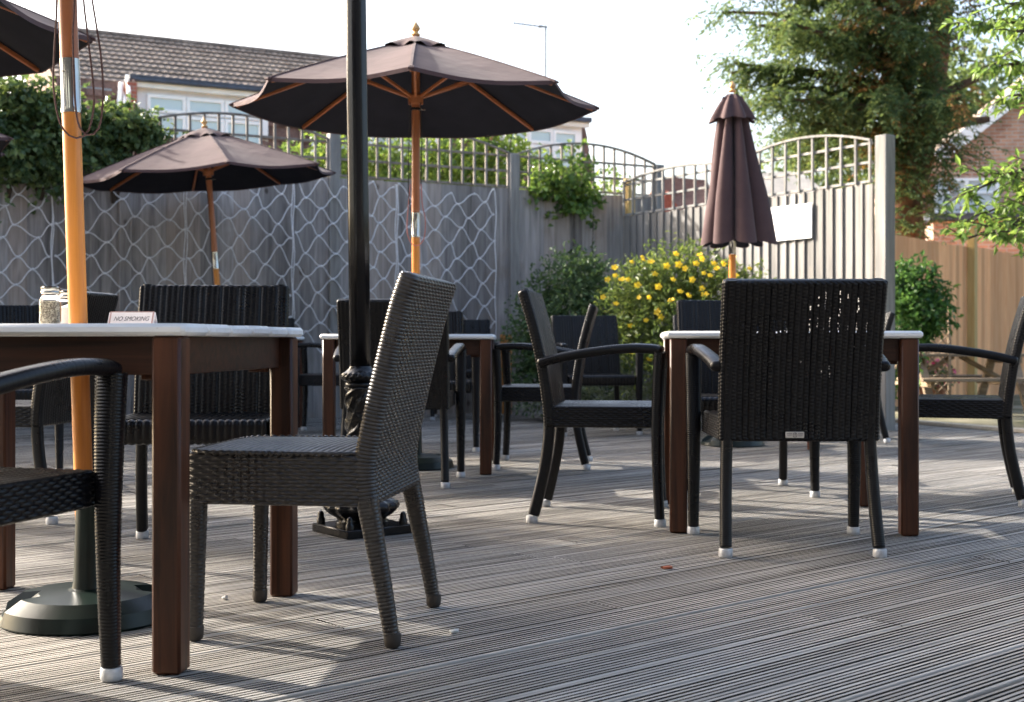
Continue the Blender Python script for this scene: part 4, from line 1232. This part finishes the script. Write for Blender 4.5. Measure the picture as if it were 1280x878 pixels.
# round bush by the right fence end
bush('round_bush', 'bright green rounded bush between the fence end post and the brown fence', 'bush', M['laurel'],
     [hb_(1145, 372, 14.4, .34, .36, 1300), hb_(1135, 410, 14.3, .38, .36, 1000), hb_(1160, 395, 14.2, .22, .26, 500), hb_(1125, 352, 14.5, .22, .2, 400)],
     .085, .048, (4.5, 14.4, -.1), [(4.4, 14.4, 1.0), (4.6, 14.4, 1.1)], 480, .1)
bush('weedy_plant', 'small leafy weeds growing beside the end post of the side fence', 'plant', M['hedge'],
     [hb_(1106, 480, 11.5, .12, .22, 120), hb_(1110, 455, 11.6, .1, .16, 80)], .07, .035, (3.35, 11.55, -.1), [(3.35, 11.5, .4)], 500)

# ------------------------------------------------------------------ conifer
def limb(mb, a, b, r0, r1, bend=.2, seed=0):
    r = random.Random(seed); a = Vector(a); b = Vector(b); L = (b - a).length
    pts = [a]
    for t in (.33, .66): pts.append(a.lerp(b, t) + Vector((r.uniform(-1, 1), r.uniform(-1, 1), r.uniform(-.3, 1))) * L * bend * .3)
    pts.append(b); Q, s = resample([tuple(p) for p in pts], .12); mb.tube(Q, np.linspace(r0, r1, len(Q)), 7)
    return Q
tr = empty('conifer_tree', (5.85, 19, 0)); O = np.array([5.85, 19, 0])
tk = MB(); Q, s = resample([(0, 0, -.2), (.03, 0, 2), (-.1, .1, 4), (-.05, 0, 6), (.1, 0, 9), (.0, 0, 12)], .2)
tk.tube(Q, np.interp(s, [0, 2, 6, 12], [.36, .26, .24, .08]), 14)
tk2 = MB(); Q2, s2 = resample([(.15, .1, 3.0), (.5, .1, 5), (.7, 0, 8), (.8, 0, 10)], .2); tk2.tube(Q2, np.linspace(.20, .08, len(Q2)), 10)
tk.v += tk2.v; tk.f += [[i + tk.n for i in f] for f in tk2.f]; tk.n += tk2.n
lb = MB(); spr = MB(); ded = MB(); cr_ = np.random.default_rng(77)
def sprays(mb, base, n, sp, ln, wd, rg, droop=.5, out=None):
    """flat fronds about a point: strings of small needles fanning outward with drooping tips"""
    K = 8
    st = base + rg.normal(0, 1, (n, 3)) * np.array(sp)
    d0 = rg.normal(0, 1, (n, 3)) * np.array([1, 1, .35])
    if out is not None: d0 = d0 * .75 + np.asarray(out)
    d0 = nrm(d0)
    C, D = [], []
    L = rg.uniform(.18, .42, n)
    for k in range(K):
        t = k / (K - 1)
        p = st + d0 * (L * t)[:, None] + np.array([0, 0, -1]) * (L * t * t * .6 * droop)[:, None]
        dv = nrm(d0 + np.array([0, 0, -1]) * (1.1 * t * droop) + rg.normal(0, .12, (n, 3)))
        for sg in (-1, 1):
            side = nrm(np.cross(dv, np.array([0, 0, 1.0]) + .01)) * sg
            C.append(p); D.append(nrm(dv * .8 + side * .8 + rg.normal(0, .2, (n, 3))))
    C = np.concatenate(C); D = np.concatenate(D)
    leaves(mb, C, D, np.array([0, 0, 1.0]) + rg.normal(0, .5, C.shape), ln * rg.uniform(.7, 1.3, len(C)), wd, .1)
# limbs: (trunk height, azimuth deg (0=+X), length, rise)
LIM = []
for k in range(40):
    z = 3.5 + k * .19; az = (k * 137.5) % 360
    if z < 6.0 and (az < 80 or az > 280): continue
    if k % 4 == 3: continue
    LIM.append((z, az, cr_.uniform(1.7, 2.4) * (1.0 if z < 8 else .8), cr_.uniform(-.1, .5)))
LIM += [(4.3, 185, 2.6, .5), (4.8, 172, 2.7, .9), (5.3, 190, 2.7, .9), (4.0, 205, 2.6, .1), (3.7, 200, 2.1, .2), (4.6, 215, 2.6, .5), (5.0, 230, 2.3, .5), (3.9, 240, 1.5, .2), (4.4, 180, 2.6, .3),
        (4.6, 255, 1.6, .4), (5.2, 270, 1.6, .4), (6.0, 330, 1.8, .6), (6.2, 10, 1.9, .6), (5.0, 200, 2.5, .2), (5.7, 180, 2.6, .6)]
for k, (z, az, ln, rise) in enumerate(LIM):
    a = R(az); e = (ln * math.cos(a), ln * math.sin(a), z + rise)
    q = limb(lb, (0, 0, z), e, .075, .02, .25, k)
    m = len(q)
    ov = np.array([e[0], e[1], .25]); ov = ov / np.linalg.norm(ov)
    for t in np.linspace(.18, 1, max(4, int(ln / .21))):
        p = q[int(t * (m - 1))]
        if cr_.random() < .24: continue
        brown = (abs(p[0] - .1) < 1.0 and cr_.random() < .30) or (t < .45 and cr_.random() < .35)
        sprays(ded if brown else spr, p + np.array([0, 0, -.02]), 9 if brown else int(cr_.integers(10, 24)), (.15, .15, .08), .085, .034, cr_, 1.0, ov * .6)
        if cr_.random() < .6:      # hanging side tuft
            sprays(spr, p + np.array([0, 0, -.16]), 9, (.10, .10, .14), .085, .034, cr_, 1.9)
# foliage hugging the lower trunk
for z in np.arange(2.3, 4.6, .2):
    for k in range(3):
        a = cr_.uniform(2.4, 5.6); rr_ = cr_.uniform(.25, .6)
        sprays(spr, np.array([rr_ * math.cos(a) + .15, rr_ * math.sin(a) * .7 - .2, z]), 11, (.16, .16, .12), .09, .028, cr_)
for z in np.arange(3.0, 9, .10):
    a = cr_.uniform(0, 6.28); sprays(spr, np.array([(.5 if z > 5.2 else .34) * math.cos(a) + (.3 if z > 5.2 else -.02), -.45 + .2 * math.sin(a), z]), 7, (.16, .13, .14), .085, .034, cr_, 1.5)
    a = cr_.uniform(0, 6.28); sprays(ded, np.array([.5 * math.cos(a) + (.1 if z > 5 else -.1), .3 * math.sin(a) - .6, z]), 7, (.14, .14, .16), .08, .022, cr_)
for k, (z0_, px_, py_) in enumerate(((4.15, 1222, 98), (3.75, 1236, 149), (4.9, 1180, 60))):
    t_ = np.array(W(px_, py_, 19)) - O; limb(lb, (.1, 0, z0_), tuple(t_), .10, .05, .12, 300 + k)
tk.build('trunk', M['redbark'], tr); lb.build('limbs', M['bark'], tr); spr.build('crown', M['yew'], tr, smooth=False); ded.build('dead_sprays', M['dead'], tr, smooth=False)
tag(tr, 'tall dark conifer with drooping sprays and reddish trunk behind the side fence', 'tree')

# broad-leaved tree at the right edge
bt = empty('broadleaf_tree', (4.75, 9.6, 0)); tk = MB(); lf = MB(); lb = MB(); lr = np.random.default_rng(31)
Q, s = resample([(0, 0, -.1), (.05, 0, 1.2), (-.05, 0, 2.4), (.1, 0, 3.6), (.1, 0, 5)], .1); tk.tube(Q, np.linspace(.10, .04, len(Q)), 10); tk.build('trunk', M['bark'], bt)
def twigleaf(p, d, L, n):
    d = d / np.linalg.norm(d)
    pts = [p + d * L * t + np.array([0, 0, -.22 * L * t * t]) for t in np.linspace(0, 1, 6)]
    lb.tube(pts, np.linspace(.007, .003, 6), 5)
    T = lr.random(n); C = np.array([p + d * L * t + np.array([0, 0, -.22 * L * t * t]) for t in T])
    D = d * .5 + lr.normal(0, .65, (n, 3)) + np.array([0, 0, -.55])
    leaves(lf, C, D, np.array([0, 0, 1.0]) + lr.normal(0, .5, (n, 3)), lr.uniform(.065, .115, n), lr.uniform(.030, .044, n), .22)
base = np.array([4.75, 9.6, 0])
BR = [((1225, 235, 9.3), 2.0), ((1205, 300, 9.2), 1.9), ((1245, 80, 9.5), 2.8), ((1215, 30, 9.6), 3.1), ((1265, 290, 9.1), 1.8), ((1262, 120, 9.1), 2.5), ((1270, 40, 9.2), 3.0), ((1235, 265, 9.5), 2.1), ((1275, 225, 9.7), 2.2), ((1260, 5, 9.5), 3.2)]
for k, ((px, py, d), zh) in enumerate(BR):
    t = np.array(W(px, py, d)) - base
    q = limb(lb, (0, 0, min(zh, 4.5)), tuple(t), .028, .008, .25, 50 + k)
    m = len(q)
    for tt in np.linspace(.35, 1.0, 9):
        p = q[int(tt * (m - 1))]
        for _ in range(3):
            dv = np.array([-.5, 0, 0]) + lr.normal(0, .75, 3) * np.array([1, 1, .6])
            twigleaf(p, dv, lr.uniform(.16, .32), 10)
for k in range(26):      # rest of the crown, outside the picture
    a = lr.uniform(-1.9, 1.6); rr_ = lr.uniform(.4, 1.6); z = lr.uniform(2.0, 5.2)
    p = np.array([rr_ * math.cos(a), rr_ * math.sin(a), z])
    limb(lb, (0, 0, min(4.6, z * .8)), tuple(p), .025, .008, .2, 90 + k)
    for _ in range(8): twigleaf(p + lr.normal(0, .15, 3), lr.normal(0, 1, 3), lr.uniform(.2, .4), 10)
lb.build('limbs', M['twig'], bt); lf.build('crown', M['cherry'], bt, smooth=False)
tag(bt, 'leafy light green tree hanging in from the right edge', 'tree')

# pale trees beyond
def fartree(px, d, z0, z1, rad, n, seed, lab):
    o = empty('distant_tree', ((px - 640) / FPX * d, d, 0)); mb = MB()
    for k in range(5):
        r = random.Random(seed + k)
        blob_leaves(mb, (r.uniform(-.5, .5) * rad, 0, z0 + (z1 - z0) * (k + .5) / 5), (rad, rad, (z1 - z0) * .28), n // 5, seed * 7 + k, .30, .2, .4, .3)
    mb.build('crown', M['fartree'], o, smooth=False)
    t = MB(); t.tube([(0, 0, -.2), (0.05, 0, z0), (0, 0, z1 * .8)], [.22, .16, .05], 8); t.build('trunk', M['bark'], o)
    tag(o, lab, 'tree')
fartree(1205, 40, 6.0, 9.6, 2.2, 2600, 3, 'hazy pale green tree behind the brick gable')
fartree(1045, 36, 3.0, 6.6, 1.6, 1800, 5, 'soft green tree showing through the right trellis')

# ------------------------------------------------------------------ terrace houses behind the fence
hs = empty('terrace_house', (-6.9, 24, 0), math.atan2(.467, .884))   # local x along the front, y away
T0, T1 = -1.55, 9.72
def pantile(x0, x1, ya, za, yb, zb, px_, rows, hroll, hrow, sub=6):
    nx = int((x1 - x0) / px_ * sub); xs = np.linspace(x0, x1, nx)
    V = []
    dn = np.array([0, -(zb - za), (yb - ya)]); dn = dn / np.linalg.norm(dn)
    for r_ in range(rows):
        for t in (0.0, 1.0):
            f = (r_ + t) / rows
            lift = hrow * (1 - t)
            roll = hroll * np.abs(np.sin(PI * xs / px_)) ** 1.5
            y = ya + (yb - ya) * f; z = za + (zb - za) * f
            V.append(np.stack([xs, y + dn[1] * (lift + roll), z + dn[2] * (lift + roll)], 1))
    return np.array(V)
mb = MB(); mb.grid(pantile(T0, T1, .15, 5.52, 3.0, 7.08, .14, 11, .017, .042)); mb.grid(np.array([[(T0, 3.0, 7.08), (T1, 3.0, 7.08)], [(T0, 6.0, 5.5), (T1, 6.0, 5.5)]], float))
rfm = mb.build('roof', M['tiles'], hs, ang=25)
mb = MB()
for k in range(38):
    x = T0 + .3 * k
    if x + .29 < T1: mb.tube([(x, 3.0, 7.10), (x + .29, 3.0, 7.10)], .07, 8)
mb.build('ridge', M['tiles'], rfm)
# steep lower tiles
mb = MB(); rr_ = random.Random(9)
rows = 9; 
for r_ in range(rows):
    z1 = 5.58 - r_ * .30; z0 = z1 - .34; y1 = .15 - r_ * .085; y0 = y1 - .12
    x = T0 - (r_ % 2) * .13
    while x < T1:
        a = max(x, T0); b = min(x + .262, T1)
        if b - a > .02:
            j = rr_.uniform(-.006, .006)
            mb.add([(a, y0 - .02 + j, z0), (b, y0 - .02 + j, z0), (b, y1 + j, z1), (a, y1 + j, z1), (a, y0 + .01 + j, z0), (b, y0 + .01 + j, z0)], [[0, 1, 2, 3], [4, 5, 1, 0]])
        x += .266
mb.build('tiled_wall', M['mansard'], hs, smooth=False)
mb = MB(); mb.box(((T0 + T1) / 2, 2.8, 2.7), (T1 - T0 - .06, 5.0, 5.56)); 
mb.add([(T0 + .03, .4, 5.46), (T0 + .03, 5.4, 5.46), (T0 + .03, 3.0, 7.0)], [[0, 1, 2]]); mb.add([(T1 - .03, .4, 5.46), (T1 - .03, 5.4, 5.46), (T1 - .03, 3.0, 7.0)], [[0, 1, 2]])
mb.add([(T1 - .03, .28, 5.5), (T1 - .03, -.72, 2.8), (T1 - .03, .4, 2.8)], [[0, 1, 2]])
mb.add([(T0 + .03, .28, 5.5), (T0 + .03, -.72, 2.8), (T0 + .03, .4, 2.8)], [[0, 1, 2]])
mb.build('wall', M['mansard'], hs, smooth=False)
for i, (a, b) in enumerate(((-.15, 2.35), (3.56, 6.0), (7.32, 9.48))):
    dm = MB(); dm.box(((a + b) / 2, .42, 4.15), (b - a, 1.10, 2.70)); do = dm.build('dormer', M['render'], hs, smooth=False)
    m2 = MB(); m2.box(((a + b) / 2, .45, 5.60), (b - a + .34, 1.5, .10), .01)
    rg = MB(); 
    m2.build('dormer_roof', M['felt'], do)
    m2 = MB(); m2.box(((a + b) / 2, -.26, 5.49), (b - a + .22, .05, .14), .004); m2.build('fascia', M['fascia'], do)
    m2 = MB(); m2.tube([(a - .1, -.33, 5.545), (b + .1, -.33, 5.555)], .035, 8); m2.build('gutter', M['felt'], do)
    # window band: three lights
    n = 3; wa, wb = a + .16, b - .14; wl = (wb - wa) / n
    for k in range(n):
        x0, x1 = wa + k * wl, wa + (k + 1) * wl
        fr_ = MB(); cx = (x0 + x1) / 2; y_ = -.165
        for (z0, z1) in ((5.0, 5.33), (4.05, 4.97)):
            ft = .065
            fr_.box((cx, y_, z1 - ft / 2), (wl - .01, .07, ft), .004); fr_.box((cx, y_, z0 + ft / 2), (wl - .01, .07, ft), .004)
            for xx in (x0 + ft / 2 + .005, x1 - ft / 2 - .005): fr_.box((xx, y_, (z0 + z1) / 2), (ft, .068, z1 - z0 - .13), .004)
        fo_ = fr_.build('window_frame', M['pvc'], do)
        gp = MB()
        for (z0, z1) in ((5.0, 5.33), (4.05, 4.97)): gp.box((cx, y_ + .012, (z0 + z1) / 2), (wl - .13, .016, z1 - z0 - .12))
        gp.build('pane', M['glass'], fo_, smooth=False)
for a in (-.38, 3.36, 6.98):
    m2 = MB(); m2.box((a + .085, .25, 4.1), (.17, 1.30, 2.78)); m2.build('brick_fin', M['red_brick'], hs, smooth=False)
    m2 = MB(); m2.tube([(a - .12, -.30, 2.8), (a - .10, -.18, 5.2), (a - .05, -.1, 5.5)], .045, 10); m2.build('drainpipe', M['pvc'], hs)
# white barge boards over the first fin
m2 = MB(); m2.bar((-.40, -.62, 5.16), (-.28, .15, 5.62), .06, .20, .004); m2.bar((-.44, -.45, 5.02), (-.32, .2, 5.46), .05, .10, .004); m2.build('barge_board', M['pvc'], hs)
m2 = MB(); m2.box((-.85, .10, 5.30), (.55, .03, .22), .003, (R(15), 0, 0)); m2.build('flashing', M['lead'], hs)
tag(hs, 'terrace house with brown tiled roof and white dormer windows behind the back fence', 'house')
# aerial
an = empty('aerial', (tuple(W(682, 140, 29.5))[0], 29.5, 0)); mb = MB()
mb.tube([(0, 0, 5.4), (0, 0, 8.0)], .026, 6); mb.build('mast', M['grey_lead'], an)
mb = MB(); mb.tube([(-.75, 0, 8.05), (.05, 0, 7.95)], .020, 6)
for k in range(8): x = -.72 + k * .095; mb.tube([(x, -.13, 8.05 - k * .012), (x, .13, 8.05 - k * .012)], .006, 5)
mb.box((-.12, 0, 7.97), (.12, .06, .06), .01); mb.build('antenna', M['grey_lead'], an)
tag(an, 'thin television aerial on a mast above the terrace house', 'aerial')

# ------------------------------------------------------------------ brick house on the right
bh = empty('brick_house', (8.3, 26, 0), R(-6))
mb = MB()
ax, ay, az = 0, 0, 0
mb.add([(0, 0, -.2), (8, 0, -.2), (8, 0, 4.6), (4.3, 0, 7.55), (.55, 0, 4.75), (0, 0, 4.2), (0, 7, -.2), (0, 7, 4.2), (8, 7, -.2), (8, 7, 4.6), (4.3, 7, 7.55), (.55, 7, 4.75)],
       [[0, 1, 2, 3, 4, 5], [6, 0, 5, 7], [1, 8, 9, 2], [6, 7, 11, 10, 9, 8]])
mb.build('wall', M['brick'], bh, smooth=False)
mb = MB(); mb.grid(np.array([[(.30, -.25, 4.52), (.30, 7.2, 4.52)], [(4.3, -.25, 7.72), (4.3, 7.2, 7.72)], [(8.4, -.25, 4.52), (8.4, 7.2, 4.52)]], float)); mb.build('roof', M['tiles'], bh, smooth=False)
mb = MB(); mb.bar((.28, -.27, 4.40), (4.3, -.27, 7.60), .28, .05, .004, up=(0, 1, 0)); mb.bar((8.4, -.27, 4.40), (4.3, -.27, 7.60), .28, .05, .004, up=(0, 1, 0)); mb.build('barge_board', M['pvc'], bh)
wf = MB(); x0, x1, z0, z1 = .30, 1.50, 3.20, 3.98
for x in (x0, (x0 + x1) / 2, x1): wf.box((x, -.03, (z0 + z1) / 2), (.06, .08, z1 - z0), .004)
for z in (z0, z0 + .52, z1): wf.box(((x0 + x1) / 2, -.032, z), (x1 - x0, .08, .06), .004)
wfo = wf.build('window_frame', M['pvc'], bh)
gp = MB(); gp.box(((x0 + x1) / 2, -.012, (z0 + z1) / 2), (x1 - x0, .02, z1 - z0)); M['pane_pale'] = simple('net_curtain_glass', (0.55, 0.58, 0.60), 0.15, 0, .1, 3); gp.build('pane', M['pane_pale'], wfo, smooth=False)
wf = MB()
for x in (2.5, 3.2, 3.9): wf.box((x, -.03, 3.55), (.06, .08, .9), .004)
for z in (3.1, 4.0): wf.box((3.2, -.032, z), (1.4, .08, .06), .004)
wfo = wf.build('window_frame', M['pvc'], bh); gp = MB(); gp.box((3.2, -.012, 3.55), (1.4, .02, .9)); gp.build('pane', M['pane_pale'], wfo, smooth=False)
mb = MB(); mb.box((1.6, -.9, 3.08), (3.6, 1.7, .14), .01); lr_ = mb.build('flat_roof', M['felt'], bh)
mb = MB(); mb.box((1.6, -.85, 1.4), (3.4, 1.5, 3.2)); mb.build('extension_wall', M['brick'], bh, smooth=False)
mb = MB(); mb.box((.12, -.02, 3.6), (.24, .06, 1.0)); mb.build('brick_pier', M['red_brick'], bh, smooth=False)
tag(bh, 'brown brick house gable with white barge board behind the conifer on the right', 'house')
# small red house far off
rh = empty('red_house', (tuple(W(848, 200, 32))[0], 32, 0)); mb = MB()
mb.box((0, 1.5, 1.8), (1.9, 3, 4.0)); mb.build('wall', M['red_brick'], rh, smooth=False)
mb = MB(); mb.add([(-1.1, -.1, 3.72), (1.1, -.1, 3.72), (1.1, 2.9, 3.72), (-1.1, 2.9, 3.72), (-.35, .8, 4.95), (.9, 1.2, 4.9)], [[0, 1, 5, 4], [1, 2, 5], [2, 3, 4, 5], [3, 0, 4]]); mb.build('roof', M['mansard'], rh, smooth=False)
mb = MB(); mb.add([(-.75, -.3, 3.72), (.15, -.3, 3.72), (-.3, -.3, 4.45), (-.3, 1, 4.45), (-.75, .8, 3.72), (.15, .8, 3.72)], [[0, 1, 2], [0, 2, 3, 4], [1, 5, 3, 2]]); mb.build('gable', M['red_tile'], rh, smooth=False)
tag(rh, 'small red brick house with a gable glimpsed through the side fence trellis', 'house')
sh_ = empty('pale_shed', (tuple(W(985, 200, 24))[0], 24, 0)); mb = MB()
mb.box((0, 1.2, 1.4), (2.4, 2.4, 3.2)); mb.build('wall', M['render'], sh_, smooth=False)
mb = MB(); mb.add([(-1.35, -.15, 3.0), (1.35, -.15, 3.0), (1.35, 2.6, 3.0), (-1.35, 2.6, 3.0), (-.5, 1.2, 4.05), (.5, 1.2, 4.05)], [[0, 1, 5, 4], [1, 2, 5], [2, 3, 4, 5], [3, 0, 4]]); mb.build('roof', M['pale_roof'], sh_, smooth=False)
tag(sh_, 'pale roofed outbuilding seen through the arched trellis of the side fence', 'outbuilding')

# ------------------------------------------------------------------ picnic table, flowers, lattice
pt = empty('picnic_table', (5.35, 15.4, -.16), R(6))
mb = MB()
for k in range(5): mb.box((0, -.30 + k * .15, .71), (1.55, .135, .04), .006)
mb.build('tabletop', M['picnic'], pt)
for s in (-1, 1):
    mb = MB()
    for k in range(2): mb.box((0, s * (.62 + k * .13), .43), (1.55, .12, .04), .006)
    mb.build('seat', M['picnic'], pt)
for sx in (-1, 1):
    for s in (-1, 1):
        mb = MB(); mb.bar((sx * .58, s * .26, .69), (sx * .58, s * .66, 0), .045, .10, .004, up=(1, 0, 0)); mb.build('leg', M['picnic'], pt)
    mb = MB(); mb.box((sx * .62, 0, .39), (.045, 1.44, .09), .004); mb.box((sx * .62, 0, .65), (.045, .70, .08), .004); mb.build('cross_rail', M['picnic'], pt)
mb = MB(); mb.bar((-.56, 0, .42), (-.05, 0, .69), .045, .09, .004, up=(0, 1, 0)); mb.bar((.56, 0, .42), (.05, 0, .69), .045, .09, .004, up=(0, 1, 0)); mb.build('brace', M['picnic'], pt)
tag(pt, 'weathered timber picnic table with attached benches in front of the brown fence', 'picnic table')
fp = empty('flower_pot', (tuple(W(1166, 480, 16.5))[0], 16.5, -.16)); mb = MB()
mb.lathe([(.0, 0), (.12, 0), (.17, .26), (.18, .26), (.18, .30), (.16, .30), (.15, .25), (.0, .25)], 20, caps=False); mb.build('pot', M['terracotta'], fp)
mb = MB(); blob_leaves(mb, (0, 0, .42), (.26, .2, .16), 300, 600, .07, .045); mb.build('foliage', M['laurel'], fp, smooth=False)
mb = MB(); blob_leaves(mb, (0, -.06, .44), (.27, .2, .17), 70, 610, .06, .06, .3, .85); mb.build('blossoms', M['pink'], fp, smooth=False)
tag(fp, 'pot of pink and red flowers beneath the picnic table', 'flower pot')
lt = MB(); c = W(1172, 432, 15.0)
for k in range(9):
    z = -.1 + k * .11; lt.bar((c.x - .12, 15.0, z), (c.x + .12, 15.0, z + .22), .018, .012); lt.bar((c.x + .12, 15.014, z), (c.x - .12, 15.014, z + .22), .018, .012)
for s in (-1, 1): lt.box((c.x + s * .14, 15.0, .5), (.03, .03, 1.25))
tag(lt.build('lattice_panel', M['picnic'], smooth=False), 'narrow brown lattice panel beside the round green bush', 'lattice')

# debris on the deck
def debris(px, py, m, name, lab, sx, sy):
    d = 1139.2 / (py - 427); p = W(px, py, d)
    mb = MB(); r = random.Random(px); pts = []
    for k in range(9):
        a = k * 2 * PI / 9; q = r.uniform(.7, 1.1); pts.append((math.cos(a) * sx * q, math.sin(a) * sy * q, .003 + r.uniform(0, .004)))
    mb.add(pts + [(0, 0, .009)] + [(x * .9, y * .9, .0) for x, y, z in pts], [[k, (k + 1) % 9, 9] for k in range(9)] + [[10 + k, 10 + (k + 1) % 9, (k + 1) % 9, k] for k in range(9)])
    o = mb.build(name, m, smooth=False, loc=(p.x, p.y, .001)); tag(o, lab, 'litter')
debris(834, 711, M['dead_leaf'], 'fallen_leaf', 'reddish dry leaf lying on the deck below the profile armchair', .022, .013)
debris(568, 791, M['stone'], 'pale_chip', 'small pale chip on the deck beside the rear foot of the brown chair', .014, .010)
debris(281, 749, M['stone'], 'pale_chip', 'tiny pale scrap between the legs of the brown chair', .012, .008)

# unseen building added behind the camera, painted dark to cut sky fill
pb = empty('sky_blocker', (0, -3.6, 0)); mb = MB()
mb.box((0, -3, 3.3), (26, 6, 6.9)); M['blocker_wall'] = simple('blocker_dark_paint', (0.040, 0.046, 0.056), 0.8, 0, 0.2, 2, 0.2)
mb.build('wall', M['blocker_wall'], pb, smooth=False)  # wall of the added sky blocker
mb = MB(); mb.add([(-13.3, .3, 6.7), (13.3, .3, 6.7), (13.3, -3, 9.2), (-13.3, -3, 9.2), (13.3, -6.3, 6.7), (-13.3, -6.3, 6.7)], [[0, 1, 2, 3], [3, 2, 4, 5], [0, 3, 5], [1, 4, 2]])
mb.build('roof', M['felt'], pb, smooth=False)
for x in (-9, -5, -1.5, 4.5, 8.5):
    for z in (1.6, 4.7):
        f = MB()
        for dx in (-.6, 0, .6): f.box((x + dx, .02, z), (.08, .10, 1.5), .004)
        for dz in (-.72, .72): f.box((x, .022, z + dz), (1.28, .10, .08), .004)
        fo_ = f.build('window_frame', M['pvc'], pb); gp = MB(); gp.box((x, .012, z), (1.2, .03, 1.44)); gp.build('pane', M['glass'], fo_, smooth=False)
f = MB(); f.box((1.8, .02, 1.05), (1.0, .08, 2.1), .01); f.build('blocker_door', M['mahogany'], pb)
tag(pb, 'unseen dark building added behind the camera to block sky light', 'building')

# unseen tree added past the back fence; its crown shades the front deck
gt = empty('unseen_shade_tree', (-10.25, 9.14, 0)); mb = MB()
for (c, rr, n, sd_) in (((0, 0, 6.8), (.85, .85, 1.35), 1500, 1), ((.35, .2, 7.7), (.6, .6, .8), 600, 2), ((-.3, .3, 5.7), (.6, .6, .7), 520, 3), ((.2, .75, 6.4), (.5, .5, .8), 420, 4), ((.1, -.55, 7.2), (.5, .45, .6), 350, 5)):
    blob_leaves(mb, c, rr, n, 700 + sd_, .13, .085, .45, .25, .3); sprigs(mb, c, rr, 40, 720 + sd_, .12, .08, .3)
mb.build('crown', M['cherry'], gt, smooth=False)
mb = MB(); mb.tube([(0, 0, -.2), (.05, 0, 2.5), (-.03, .02, 5), (0, 0, 7.4)], [.13, .11, .07, .02], 10)
mb.build('trunk', M['bark'], gt)
tag(gt, 'unseen slender tree added past the left end of the back fence to shade the deck', 'tree')
